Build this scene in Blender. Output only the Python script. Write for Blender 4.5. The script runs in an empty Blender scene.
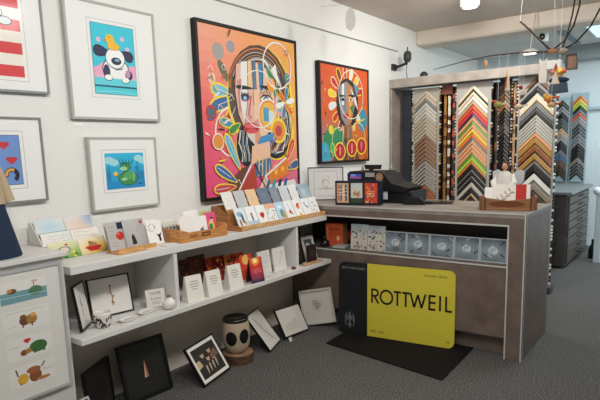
import bpy, math, random
from mathutils import Matrix, Vector
R = math.radians
rnd = random.Random(7)
S = bpy.context.scene
C = S.collection

# ------------------------------------------------------------------ camera
cam_d = bpy.data.cameras.new('camera'); cam = bpy.data.objects.new('camera', cam_d); C.objects.link(cam)
rt = Vector((0.806, 0.592, -0.028)); up = Vector((-0.072, 0.145, 0.987)); fw = Vector((-0.588, 0.793, -0.160))
fw.normalize(); rt = (rt - fw * rt.dot(fw)).normalized(); up = rt.cross(fw)
m = Matrix((rt, up, -fw)).transposed().to_4x4(); m.translation = Vector((3.0, 0.0, 1.55))
cam.matrix_world = m
cam_d.sensor_width = 36.0; cam_d.lens = 538.65 / 600 * 36.0; cam_d.shift_y = (236.86 - 200) / 600
cam_d.clip_start = 0.05
S.camera = cam
# ------------------------------------------------------------------ world, lights, exposure
W = bpy.data.worlds.new('world'); S.world = W; W.use_nodes = True
bg = W.node_tree.nodes['Background']; bg.inputs[0].default_value = (0.95, 0.98, 1.0, 1); bg.inputs[1].default_value = 0.62
def area(name, loc, target, size, energy, col, sy=None):
    l = bpy.data.lights.new(name, 'AREA'); l.energy = energy; l.color = col; l.size = size
    if sy: l.shape = 'RECTANGLE'; l.size_y = sy
    o = bpy.data.objects.new(name, l); C.objects.link(o); o.location = loc
    o.rotation_euler = (Vector(target) - Vector(loc)).to_track_quat('-Z', 'Y').to_euler()
    return o
WARM = (1.0, 0.975, 0.925)
area('ceiling_spot_and_fill', (2.3, 0.3, 2.85), (0.0, 1.7, 1.5), 0.25, 18, (0.98, 1.0, 0.99))
area('ceiling_spot_and_fill', (2.4, 2.7, 2.85), (0.0, 2.9, 1.2), 0.25, 18, (1.0, 1.0, 0.98))
area('ceiling_spot_and_fill', (2.0, 4.4, 2.85), (0.0, 4.4, 1.5), 0.22, 11, WARM)
area('ceiling_spot_and_fill', (1.3, 4.9, 2.85), (0.9, 6.0, 1.6), 0.22, 16, WARM)
area('ceiling_spot_and_fill', (2.6, 1.2, 2.85), (1.0, 3.9, 0.3), 0.25, 24, WARM)  # fill light added to brighten the counter front and carpet, not a real spot
area('back_room_panel_and_fill', (2.9, 5.6, 2.90), (2.7, 6.0, 0.0), 0.5, 17, (0.80, 0.94, 1.0))  # cool fill added to lighten the carpet at the right, no fitting there
area('back_room_panel_and_fill', (2.35, 7.5, 2.80), (2.2, 7.6, 0.0), 0.8, 32, (0.80, 0.94, 1.0))
area('window_daylight', (4.35, 7.6, 1.6), (1.9, 8.2, 1.0), 1.8, 28, (0.82, 0.95, 1.0), 1.6)
S.view_settings.view_transform = 'Standard'; S.view_settings.look = 'None'
S.view_settings.gamma = 1; S.view_settings.use_curve_mapping = False
S.view_settings.exposure = 0.08

# ------------------------------------------------------------------ helpers
def lin(c): c /= 255.0; return c / 12.92 if c <= 0.04045 else ((c + 0.055) / 1.055) ** 2.4
def col(c):
    if isinstance(c, str): c = tuple(int(c[i:i + 2], 16) for i in (1, 3, 5))
    return (lin(c[0]), lin(c[1]), lin(c[2]), 1.0)
MATS = {}
def base(name, rough=0.5, metal=0.0, coat=0.0):
    m = bpy.data.materials.new(name); m.use_nodes = True; n = m.node_tree
    p = n.nodes['Principled BSDF']; p.inputs['Roughness'].default_value = rough; p.inputs['Metallic'].default_value = metal
    p.inputs['Coat Weight'].default_value = coat; p.inputs['Coat Roughness'].default_value = 0.08
    a = n.nodes.new('ShaderNodeAttribute'); a.attribute_name = 'Col'
    n.links.new(a.outputs['Color'], p.inputs['Base Color']); MATS[name] = m
    return m, n, p, a
def noise(n, scale, detail=4, vec=None, stretch=None):
    t = n.nodes.new('ShaderNodeTexNoise'); t.inputs['Scale'].default_value = scale; t.inputs['Detail'].default_value = detail
    tc = n.nodes.new('ShaderNodeTexCoord'); v = tc.outputs['Object']
    if stretch:
        mp = n.nodes.new('ShaderNodeMapping'); mp.inputs['Scale'].default_value = stretch; n.links.new(v, mp.inputs[0]); v = mp.outputs[0]
    n.links.new(v, t.inputs['Vector']); return t
def mulnoise(n, p, a, t, lo, hi, mn=0.3, mx=0.7):
    r = n.nodes.new('ShaderNodeMapRange'); r.inputs[1].default_value = mn; r.inputs[2].default_value = mx
    r.inputs[3].default_value = lo; r.inputs[4].default_value = hi
    n.links.new(t.outputs['Fac'], r.inputs[0])
    mx_ = n.nodes.new('ShaderNodeVectorMath'); mx_.operation = 'SCALE'
    n.links.new(a.outputs['Color'], mx_.inputs[0]); n.links.new(r.outputs[0], mx_.inputs['Scale'])
    n.links.new(mx_.outputs[0], p.inputs['Base Color'])
def bump(n, p, t, strength, dist):
    b = n.nodes.new('ShaderNodeBump'); b.inputs['Strength'].default_value = strength; b.inputs['Distance'].default_value = dist
    n.links.new(t.outputs['Fac'], b.inputs['Height']); n.links.new(b.outputs[0], p.inputs['Normal'])
base('paint', 0.45); base('matte', 0.9); base('paper', 0.75); base('gloss', 0.25, 0, 0.3); base('glazed', 0.5, 0, 0.08)
for k_ in ('matte', 'paper', 'paint'): MATS[k_].node_tree.nodes['Principled BSDF'].inputs['Specular IOR Level'].default_value = 0.3
base('metal', 0.35, 0.9); base('canvas', 0.55)
m_, n, p, a = base('plaster', 0.85); t = noise(n, 70, 5); bump(n, p, t, 0.55, 0.006)
m_, n, p, a = base('ceiling_paint', 0.9); t = noise(n, 3, 3); mulnoise(n, p, a, t, 0.94, 1.04)
m_, n, p, a = base('carpet_pile', 1.0); t = noise(n, 120, 4); mulnoise(n, p, a, t, 0.25, 2.0, 0.41, 0.60); bump(n, p, t, 0.8, 0.01)
m_, n, p, a = base('laminate', 0.42); t = noise(n, 7, 7); mulnoise(n, p, a, t, 0.78, 1.25)
m_, n, p, a = base('wood', 0.6); t = noise(n, 14, 5, stretch=(1, 1, 7)); mulnoise(n, p, a, t, 0.7, 1.25)
m_, n, p, a = base('bark', 0.9); t = noise(n, 60, 5); mulnoise(n, p, a, t, 0.5, 1.4); bump(n, p, t, 1, 0.01)
m_, n, p, a = base('moulding', 0.38); t = noise(n, 260, 3); mulnoise(n, p, a, t, 0.85, 1.12)
m_, n, p, a = base('ornate_moulding', 0.4); t = noise(n, 130, 3); mulnoise(n, p, a, t, 0.35, 1.7, 0.4, 0.6)
g = bpy.data.materials.new('lamp_glow'); g.use_nodes = True; q = g.node_tree.nodes['Principled BSDF']
q.inputs['Emission Color'].default_value = (1, 0.93, 0.8, 1); q.inputs['Emission Strength'].default_value = 4; MATS['lamp_glow'] = g
g = bpy.data.materials.new('daylight_panel'); g.use_nodes = True; q = g.node_tree.nodes['Principled BSDF']
q.inputs['Emission Color'].default_value = (0.55, 0.85, 1, 1); q.inputs['Emission Strength'].default_value = 0.9; MATS['daylight_panel'] = g
g = bpy.data.materials.new('clear_glass'); g.use_nodes = True; q = g.node_tree.nodes['Principled BSDF']
q.inputs['Transmission Weight'].default_value = 1; q.inputs['Roughness'].default_value = 0.02; q.inputs['Base Color'].default_value = (.95, .97, .97, 1); MATS['clear_glass'] = g

class MB:
    def __init__(s): s.v = []; s.f = []; s.c = []; s.sm = []
    def face(s, pts, c, sm=False):
        i = len(s.v); s.v += [tuple(p) for p in pts]; s.f.append(tuple(range(i, i + len(pts)))); s.c.append(col(c) if not (isinstance(c, tuple) and len(c) == 4) else c); s.sm.append(sm)
        return s
    def mesh(s, vs, fs, c, sm=False):
        i = len(s.v); s.v += [tuple(p) for p in vs]; cc = col(c)
        for f in fs: s.f.append(tuple(i + k for k in f)); s.c.append(cc); s.sm.append(sm)
        return s
    def box(s, x0, x1, y0, y1, z0, z1, c):
        v = [(x, y, z) for z in (z0, z1) for y in (y0, y1) for x in (x0, x1)]
        return s.mesh(v, [(0, 2, 3, 1), (4, 5, 7, 6), (0, 1, 5, 4), (2, 6, 7, 3), (0, 4, 6, 2), (1, 3, 7, 5)], c)
    def bbox(s, x0, x1, y0, y1, z0, z1, c, b=0.004):       # box with chamfered vertical and top edges
        b = min(b, (x1 - x0) / 3, (y1 - y0) / 3, (z1 - z0) / 3)
        ring = lambda i, z: [(x0 + i, y0 + i + b, z), (x0 + i + b, y0 + i, z), (x1 - i - b, y0 + i, z), (x1 - i, y0 + i + b, z), (x1 - i, y1 - i - b, z), (x1 - i - b, y1 - i, z), (x0 + i + b, y1 - i, z), (x0 + i, y1 - i - b, z)]
        return s.rings([ring(b, z0), ring(0, z0 + b), ring(0, z1 - b), ring(b, z1)], c, False)
    def rings(s, rs, c, sm=True, caps=True):
        n = len(rs[0]); v = [p for r in rs for p in r]; f = []
        for k in range(len(rs) - 1):
            for i in range(n):
                j = (i + 1) % n; f.append((k * n + i, k * n + j, (k + 1) * n + j, (k + 1) * n + i))
        s.mesh(v, f, c, sm)
        if caps: s.face(list(reversed(rs[0])), c); s.face(rs[-1], c)
        return s
    def loft(s, prof, c, n=24, sm=True):                  # prof: (cx, cy, z, rx, ry)
        return s.rings([[(cx + rx * math.cos(2 * math.pi * i / n), cy + ry * math.sin(2 * math.pi * i / n), z) for i in range(n)] for cx, cy, z, rx, ry in prof], c, sm)
    def lathe(s, prof, c, cx=0, cy=0, n=28): return s.loft([(cx, cy, z, r, r) for r, z in prof], c, n)
    def ball(s, x, y, z, rx, ry=None, rz=None, c='#ffffff', n=14):
        ry = ry or rx; rz = rz or rx
        return s.loft([(x, y, z - rz * math.cos(math.pi * k / 9), max(rx * math.sin(math.pi * k / 9), 1e-4), max(ry * math.sin(math.pi * k / 9), 1e-4)) for k in range(10)], c, n)
    def prism(s, poly, c, axis='y', a=0.0, b=1.0, sm=False):  # poly in (x,z) for 'y', (x,y) for 'z', (y,z) for 'x'
        g = {'y': lambda p, t: (p[0], t, p[1]), 'z': lambda p, t: (p[0], p[1], t), 'x': lambda p, t: (t, p[0], p[1])}[axis]
        return s.rings([[g(p, a) for p in poly], [g(p, b) for p in poly]], c, sm)
    def tube(s, pts, r, c, n=8):
        pts = [Vector(p) for p in pts]; rs = []
        for i, p in enumerate(pts):
            d = (pts[min(i + 1, len(pts) - 1)] - pts[max(i - 1, 0)]).normalized()
            a = d.cross(Vector((0.13, 0.31, 0.94))).normalized(); b = d.cross(a)
            rr = r[i] if isinstance(r, (list, tuple)) else r
            rs.append([p + a * rr * math.cos(2 * math.pi * k / n) + b * rr * math.sin(2 * math.pi * k / n) for k in range(n)])
        return s.rings(rs, c)
    def build(s, name, mat='paint', parent=None, loc=None, rot=None):
        me = bpy.data.meshes.new(name); me.from_pydata(s.v, [], s.f)
        at = me.color_attributes.new('Col', 'FLOAT_COLOR', 'CORNER'); buf = []
        for f, c in zip(s.f, s.c): buf += list(c) * len(f)
        at.data.foreach_set('color', buf)
        me.polygons.foreach_set('use_smooth', s.sm); me.materials.append(MATS[mat]); me.update()
        o = bpy.data.objects.new(name, me); C.objects.link(o)
        if parent: o.parent = parent
        if loc: o.location = loc
        if rot: o.rotation_euler = rot
        return o
def tag(o, label, cat, group=None):
    o['label'] = label; o['category'] = cat
    if group: o['group'] = group
    return o
def thing(name, label, cat, loc=(0, 0, 0), rz=0, lean=0, roll=0, group=None):
    o = bpy.data.objects.new(name, None); C.objects.link(o); o.empty_display_size = 0.05
    M = Matrix.Rotation(R(rz), 4, 'Z') @ Matrix.Rotation(R(-lean), 4, 'X') @ Matrix.Rotation(R(roll), 4, 'Y')
    M.translation = Vector(loc); o.matrix_world = M
    return tag(o, label, cat, group)
def struct(name, mb, mat='paint', parent=None):
    o = mb.build(name, mat, parent)
    if not parent: o['kind'] = 'structure'
    return o

# ---- flat artwork: layers of ink on a panel facing local -y
class Art(MB):
    def __init__(s, x0, z0, w, h, y):
        super().__init__(); s.x0, s.z0, s.w, s.h, s.y, s.k = x0, z0, w, h, y, 0; s.clip = True
    def P(s, u, v):
        if s.clip: u = min(max(u, 0.0), 1.0); v = min(max(v, 0.0), 1.0)
        return (s.x0 + u * s.w, s.y - s.k * 0.00006, s.z0 + v * s.h)
    def poly(s, pts, c): s.k += 1; s.face([s.P(u, v) for u, v in pts], c); return s
    def rect(s, u0, v0, u1, v1, c): return s.poly([(u0, v0), (u1, v0), (u1, v1), (u0, v1)], c)
    def asp(s): return s.w / s.h
    def ell(s, u, v, ru, rv=None, c='#000000', a=0, n=20):
        rv = rv if rv is not None else ru * s.asp(); A = R(a); k = s.asp()
        pts = []
        for i in range(n):
            t = 2 * math.pi * i / n; x = ru * math.cos(t); y = rv / k * math.sin(t)
            pts.append((u + x * math.cos(A) - y * math.sin(A), v + (x * math.sin(A) + y * math.cos(A)) * k))
        return s.poly(pts, c)
    def petal(s, u, v, L, wd, a, c, out=None):
        k = s.asp(); A = R(a)
        for q, cc in (((1.12, out),) if out else ()) + ((1.0, c),):
            pts = []; n = 14
            for i in range(n):
                t = 2 * math.pi * i / n; x = (0.5 + 0.5 * math.cos(t) * (q if q > 1 else 1)) * L; y = wd / 2 * q * (1.25 if q > 1 else 1) * math.sin(t) * (0.75 + 0.35 * math.cos(t))
                pts.append((u + x * math.cos(A) - y * math.sin(A), v + (x * math.sin(A) + y * math.cos(A)) * k))
            s.poly(pts, cc)
        return s
    def line(s, pts, wd, c):
        k = s.asp(); q = [Vector((u, v / k)) for u, v in pts]; L = []; Rr = []
        for i, p in enumerate(q):
            d = (q[min(i + 1, len(q) - 1)] - q[max(i - 1, 0)]).normalized(); nn = Vector((-d.y, d.x)) * wd / 2
            L.append(p + nn); Rr.append(p - nn)
        s.k += 1
        for i in range(len(q) - 1):
            s.face([s.P(a_.x, a_.y * k) for a_ in (L[i], Rr[i], Rr[i + 1], L[i + 1])], c)
        return s
    def arc(s, u, v, r, a0, a1, wd, c, rv=None, n=24):
        k = s.asp(); rv = rv if rv is not None else r * k
        return s.line([(u + r * math.cos(R(a0 + (a1 - a0) * i / n)), v + rv * math.sin(R(a0 + (a1 - a0) * i / n))) for i in range(n + 1)], wd, c)
    def ring(s, u, v, r, wd, c, rv=None): return s.arc(u, v, r, 0, 360, wd, c, rv)
    def grad(s, cols, n=14):       # cols: 3 x 3 colours, bottom row first
        s.k += 1
        g3 = [[Vector(col(c)[:3]) for c in r] for r in cols]
        def smp(u, v):
            i = min(int(u * 2), 1); j = min(int(v * 2), 1); a_ = u * 2 - i; b_ = v * 2 - j
            q = (g3[j][i] * (1 - a_) + g3[j][i + 1] * a_) * (1 - b_) + (g3[j + 1][i] * (1 - a_) + g3[j + 1][i + 1] * a_) * b_
            return (q.x, q.y, q.z, 1.0)
        for i in range(n):
            for j in range(n):
                u0, u1, v0, v1 = i / n, (i + 1) / n, j / n, (j + 1) / n
                s.face([s.P(u0, v0), s.P(u1, v0), s.P(u1, v1), s.P(u0, v1)], smp((u0 + u1) / 2, (v0 + v1) / 2))
        return s
    def scribble(s, u0, v0, u1, v1, c, rows=3, wd=0.012, seed=1):
        r = random.Random(seed)
        for k in range(rows):
            v = v1 - (k + 0.5) * (v1 - v0) / rows; n = 9
            s.line([(u0 + (u1 - u0) * i / n, v + (r.random() - 0.5) * (v1 - v0) / rows * 0.6) for i in range(n + 1)], wd, c)
        return s

def text(s, body, size, x, z, y, c, parent, name='lettering', sx=1.0, align='LEFT'):
    cu = bpy.data.curves.new(name, 'FONT'); cu.body = body; cu.size = size; cu.align_x = align; cu.resolution_u = 2
    to = bpy.data.objects.new(name, cu); C.objects.link(to)
    dg = bpy.context.evaluated_depsgraph_get(); me0 = bpy.data.meshes.new_from_object(to.evaluated_get(dg))
    mb = MB(); mb.mesh([(x + v.co.x * sx, y, z + v.co.y) for v in me0.vertices], [tuple(p.vertices) for p in me0.polygons], c)
    C.objects.unlink(to); bpy.data.objects.remove(to); bpy.data.curves.remove(cu); bpy.data.meshes.remove(me0)
    return mb.build(name, 'paper', parent)

def bars(mb, x0, x1, z0, z1, w, y0, y1, c):               # four mitred frame bars, outer rectangle given
    O = [(x0, z0), (x1, z0), (x1, z1), (x0, z1)]; I = [(x0 + w, z0 + w), (x1 - w, z0 + w), (x1 - w, z1 - w), (x0 + w, z1 - w)]
    for k in range(4):
        j = (k + 1) % 4; mb.prism([O[k], O[j], I[j], I[k]], c, 'y', y0, y1)
    return mb
def framed(name, label, cat, w, h, loc, rz=90, lean=0, roll=0, fc='#c9c9c6', fw_=0.02, d=0.03, mat_c='#efefec', win=None, art=None,
           group=None, fmat='paint', inset=0.006, line_c=None, centre=True):
    o = thing(name, label, cat, loc, rz, lean, roll, group)
    x0 = -w / 2 if centre else 0
    bars(MB(), x0, x0 + w, 0, h, fw_, -d, 0, fc).build('frame', fmat, o)
    mb = MB(); mb.box(x0 + fw_ * .6, x0 + w - fw_ * .6, -d + inset, -0.002, fw_ * .6, h - fw_ * .6, mat_c)
    if line_c and win:
        a0, b0, a1, b1 = win; e = 0.022; yy = -d + inset - 0.0004
        for q in ((a0 - e, b0 - e, a1 + e, b0 - e + .0025), (a0 - e, b1 + e - .0025, a1 + e, b1 + e), (a0 - e, b0 - e, a0 - e + .0025, b1 + e), (a1 + e - .0025, b0 - e, a1 + e, b1 + e)):
            mb.face([(x0 + q[0], yy, q[1]), (x0 + q[2], yy, q[1]), (x0 + q[2], yy, q[3]), (x0 + q[0], yy, q[3])], line_c)
    mb.build('mat_board' if win else 'backing_board', 'glazed', o)
    if art:
        a0, b0, a1, b1 = win or (fw_, fw_, w - fw_, h - fw_)
        A = Art(x0 + a0, b0, a1 - a0, b1 - b0, -d + inset - 0.001); art(A); A.build('artwork', 'glazed', o)
    return o
def card(label, w, h, loc, rz=90, lean=12, c='#f2f1ee', art=None, group=None, t=0.0025, name='greeting_card', cat='card', roll=0):
    o = thing(name, label, cat, loc, rz, lean, roll, group)
    MB().box(-w / 2, w / 2, -t, 0, 0, h, c).build('sheet', 'paper', o)
    if art:
        A = Art(-w / 2, 0, w, h, -t - 0.0003); A.rect(0, 0, 1, 1, c); art(A); A.build('print', 'paper', o)
    return o
WHITE = '#e9e9e6'
# ================================================================== the setting
struct('floor', MB().box(-0.1, 5, -2.5, 9.1, -0.05, 0, '#575553'), 'carpet_pile')
WL = MB().box(-0.1, 0, -2.5, 9.1, 0, 3.1, '#ecebe7'); struct('wall_left', WL, 'plaster')
struct('wall_back', MB().box(0, 5, 9.0, 9.1, 0, 3.1, '#d4dde0'), 'plaster')
wr = MB()
wr.box(4.5, 4.6, -2.5, 5.9, 0, 3.1, '#dcdcda'); wr.box(4.5, 4.6, 8.7, 9.0, 0, 3.1, '#dcdcda')
wr.box(4.5, 4.6, 5.9, 8.7, 0, 0.5, '#dcdcda'); wr.box(4.5, 4.6, 5.9, 8.7, 2.7, 3.1, '#dcdcda')
struct('wall_right', wr, 'plaster')
struct('ceiling', MB().box(0, 5, -2.5, 6.62, 2.97, 3.05, '#d6cabc'), 'ceiling_paint')
struct('ceiling_back', MB().box(0, 4.5, 6.95, 9.0, 2.89, 3.02, '#d2d0ca'), 'ceiling_paint')
struct('trim_1', MB().bbox(0, 4.5, 6.62, 6.95, 2.80, 3.0, '#dccfc0', 0.02), 'ceiling_paint')
struct('trim_2', MB().box(0, 0.012, 0.5, 6.1, 2.665, 2.675, '#9a9993'))
struct('baseboard_left', MB().box(0, 0.014, 1.5, 3.87, 0, 0.07, '#c6bdb2'))
# dark box niche on the back wall edge (bulkhead)
struct('trim_3', MB().box(1.28, 2.5, 8.7, 9.0, 2.70, 2.89, '#8f979a'))

# ================================================================== counter
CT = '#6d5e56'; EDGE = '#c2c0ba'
ct = thing('shop_counter', 'brown stone-look laminate shop counter with long open display niche and grey edging', 'counter', (0, 0, 0))
mb = MB(); mb.box(0.003, 2.07, 3.87, 4.62, 1.035, 1.07, '#8d857d'); mb.build('worktop', 'laminate', ct)
mb = MB(); mb.box(0.003, 2.07, 3.868, 3.885, 0.985, 1.034, CT); mb.box(0.003, 1.955, 3.97, 3.99, 0.0, .17, CT); mb.box(0.003, 1.955, 3.87, 3.9, .155, .67, CT)
mb.build('front_panel', 'laminate', ct)
mb = MB(); mb.box(1.955, 2.07, 3.87, 4.62, 0, 1.034, CT); mb.build('end_panel', 'laminate', ct)
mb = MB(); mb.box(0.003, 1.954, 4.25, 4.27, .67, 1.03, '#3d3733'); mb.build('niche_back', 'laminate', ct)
mb = MB(); mb.box(0.003, 1.954, 3.9, 4.25, .672, .69, '#6a5f58'); mb.build('niche_floor', 'laminate', ct)
mb = MB(); mb.box(0.003, 1.95, 4.55, 4.6, 0.0, 1.03, '#4c433e'); mb.build('rear_panel', 'laminate', ct)
mb = MB(); e = .0045
mb.box(0.003, 2.0745, 3.864, 3.867, 1.060, 1.071, EDGE); mb.box(2.07, 2.0745, 3.865, 4.62, 1.060, 1.071, EDGE)
mb.box(2.06, 2.0745, 3.865, 3.8695, 0, 1.06, EDGE); mb.box(2.0705, 2.0745, 3.865, 3.885, 0, 1.06, EDGE)
mb.box(0.003, 1.958, 3.865, 3.8675, 0.974, 0.986, EDGE); mb.box(1.948, 1.958, 3.865, 3.869, 0, 0.974, EDGE)
mb.box(0.003, 1.948, 3.865, 3.869, 0.676, 0.688, EDGE)
mb.build('edge_strip', 'paint', ct)

# ================================================================== wall shelf unit
sh = thing('wall_shelf_unit', 'long white open shelf unit along the left wall, with two shelves', 'shelf', (0, 0, 0))
SW = '#dcdad6'
MB().bbox(0.003, 0.43, 1.475, 3.862, 0.94, 0.985, SW, .003).build('shelf_board', 'paint', sh)
MB().bbox(0.003, 0.47, 1.475, 3.862, 0.565, 0.60, SW, .003).build('shelf_board', 'paint', sh)
for y in (2.16, 3.425): MB().box(0.014, 0.42, y, y + .028, .60, .94, SW).build('divider', 'paint', sh)
MB().box(0.003, 0.013, 1.475, 3.862, .60, .94, '#cfc6bb').build('back_panel', 'matte', sh)
MB().box(0.016, 0.033, 1.475, 3.862, 0.0, .565, '#e2d8ca').build('lower_panel', 'matte', sh)
MB().box(0.003, 0.02, 1.475, 3.862, .986, 1.03, SW).build('upstand', 'paint', sh)

# left cabinet
cb = thing('white_cabinet', 'white cabinet at the left edge with a four-picture frame on its front', 'cabinet', (0, 0, 0))
MB().box(0.003, 0.40, 0.7, 1.455, 0.0, 1.045, '#cdcac5').build('body', 'paint', cb)
MB().bbox(0.003, 0.425, 0.68, 1.47, 1.046, 1.07, '#d9d7d3', .003).build('top_board', 'paint', cb)

# ================================================================== wall pictures (facing +x: rz 90)
def stripes(A):
    for k in range(8): A.rect(0, k / 8, 1, (k + 1) / 8, '#d8393f' if k % 2 == 0 else '#efe9dc')
    A.ell(.80, .60, .10, .05, '#27343c'); A.ell(.80, .60, .085, .04, '#cfd6d6'); A.ell(.72, .68, .06, .05, '#27343c'); A.ell(.72, .68, .05, .04, '#dfe4e4')
framed('framed_print', 'silver-framed print of red and white stripes at the top left corner of the wall', 'picture', .66, .70, (.004, 1.355, 1.895), win=(.14, .08, .53, .55), art=stripes, line_c='#c9a99a', fc='#8f9396', fmat='paint', fw_=.012)
def dog(A):
    A.rect(0, 0, 1, 1, '#35c8dc'); K = '#1d2440'
    for u, v, r in ((.1, .30, .13), (.24, .36, .12), (.8, .30, .15), (.92, .36, .12), (.68, .36, .1)): A.ell(u, v, r, r * .75, '#e9a9c4')
    A.rect(0, .16, 1, .28, '#e9b6cb')
    for u, v in ((.72, .82), (.83, .68), (.16, .77)): A.ell(u, v, .05, .035, '#e3b9dd')
    A.ell(.52, .36, .32, .19, K); A.ell(.52, .36, .30, .175, '#f3f3f1'); A.ell(.3, .32, .08, .11, '#2c3357')
    A.petal(.38, .60, .34, .20, 175, '#232a4e', K); A.petal(.66, .62, .30, .20, -18, '#232a4e', K)
    A.ell(.52, .53, .235, .155, K); A.ell(.52, .53, .22, .145, '#f6f6f4')
    A.ell(.54, .49, .12, .055, '#1f2c44'); A.ell(.56, .505, .06, .02, '#7fb0c8'); A.line([(.42, .40), (.54, .365), (.68, .39)], .02, K)
    A.ell(.82, .30, .09, .07, K); A.ell(.80, .32, .06, .06, '#c98fb4')
    A.ell(.50, .695, .15, .055, '#c98d1e'); A.ell(.50, .70, .14, .05, '#f2bf27'); A.ell(.42, .80, .10, .065, '#f2bf27'); A.ell(.46, .74, .10, .05, '#f2bf27')
    A.poly([(.33, .80), (.26, .77), (.33, .76)], '#e0762a'); A.ell(.41, .82, .012, .01, K)
    A.rect(0, .13, 1, .235, '#5fd3e0'); A.ell(.33, .24, .10, .045, K); A.ell(.33, .245, .09, .04, '#f6f6f4'); A.ell(.73, .22, .10, .045, K); A.ell(.73, .225, .09, .04, '#f6f6f4')
    A.rect(0, .105, 1, .13, '#1e5c74'); A.rect(0, 0, 1, .1, '#4fd0dd'); A.line([(.02, .03), (.5, .05), (.98, .02)], .012, '#8fe6ee')
    A.line([(0, 0), (1, 0), (1, 1), (0, 1), (0, 0)], .012, '#202a50')
framed('framed_print', 'silver-framed print of a white dog with a yellow duck on its head', 'picture', .64, .69, (.004, 2.13, 1.765), win=(.165, .155, .47, .57), art=dog, line_c='#9fb9c6', fw_=.014, fc='#b4b3ae')
def cat(A):
    A.rect(0, 0, 1, 1, '#6f94cf'); K = '#171d33'
    for u, v in ((.73, .80), (.84, .50)):
        A.ell(u - .04, v + .02, .055, .045, '#c8333c'); A.ell(u + .04, v + .02, .055, .045, '#c8333c'); A.poly([(u - .09, v), (u + .09, v), (u, v - .09)], '#c8333c')
    A.ell(.36, .26, .24, .34, K); A.ell(.36, .26, .22, .32, '#e0a050'); A.poly([(.44, .56), (.55, .70), (.64, .5)], K); A.poly([(.47, .56), (.55, .66), (.61, .5)], '#e8a14c')
    A.arc(.82, .2, .09, -60, 200, .07, K); A.arc(.82, .2, .09, 60, 190, .045, '#e8a14c')
    A.line([(0, 0), (1, 0), (1, 1), (0, 1), (0, 0)], .015, K)
framed('framed_print', 'silver-framed print of an orange cat with red hearts on blue', 'picture', .54, .46, (.004, 1.345, 1.305), win=(.09, .10, .41, .365), art=cat, line_c='#a8a8a6', fw_=.012, fc='#858785')
def frog(A):
    A.rect(0, 0, 1, 1, '#23a6d4'); A.rect(0, .62, 1, 1, '#2db6dc'); G = '#3f8f4a'; K = '#17382c'
    for u, v, r in ((.1, .8, .13), (.22, .74, .12), (.86, .84, .12), (.97, .78, .12)): A.ell(u, v, r, r * .8, '#a5dbe4')
    for u0, u1, v in ((.02, .12, .5), (.06, .09, .66), (.76, .86, .62), (.86, .98, .48), (.80, .83, .76)): A.rect(u0, .2, u1, v, '#1b86b4')
    A.rect(0, 0, 1, .22, '#1d8fca'); A.ell(.56, .28, .26, .2, K); A.ell(.56, .28, .245, .185, G); A.ell(.60, .36, .16, .12, '#57a85a')
    A.ell(.50, .60, .14, .13, K); A.ell(.50, .60, .125, .12, G); A.ell(.45, .56, .10, .06, '#9fcf9a')
    for u in (.40, .46, .52, .58, .64): A.poly([(u - .015, .68), (u + .02, .68), (u + (u - .52) * .8, .88)], K)
    A.line([(.40, .34), (.30, .36), (.26, .40)], .05, G); A.ell(.24, .42, .06, .06, '#f0a52c'); A.ell(.23, .44, .035, .04, '#f7d24a'); A.ell(.45, .26, .08, .04, '#a9d6b0'); A.rect(.68, .2, .72, .42, '#7fc4a0')
    A.line([(.80, .10), (.92, .12)], .02, K)
framed('framed_print', 'small silver-framed print of a green frog wearing a crown', 'picture', .51, .455, (.004, 2.145, 1.205), win=(.11, .13, .40, .355), art=frog, line_c='#a8a8a6', fw_=.013, fc='#b4b3ae')
for y, z, l in ((1.86, 1.725, 'tiny white price label on the wall just below the dog print'), (1.93, 1.165, 'tiny white price label on the wall just below the frog print')):
    tag(MB().box(0.0005, .003, y - .03, y + .03, z, z + .014, '#f4f4f2').build('price_label', 'paper'), l, 'label')

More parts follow.
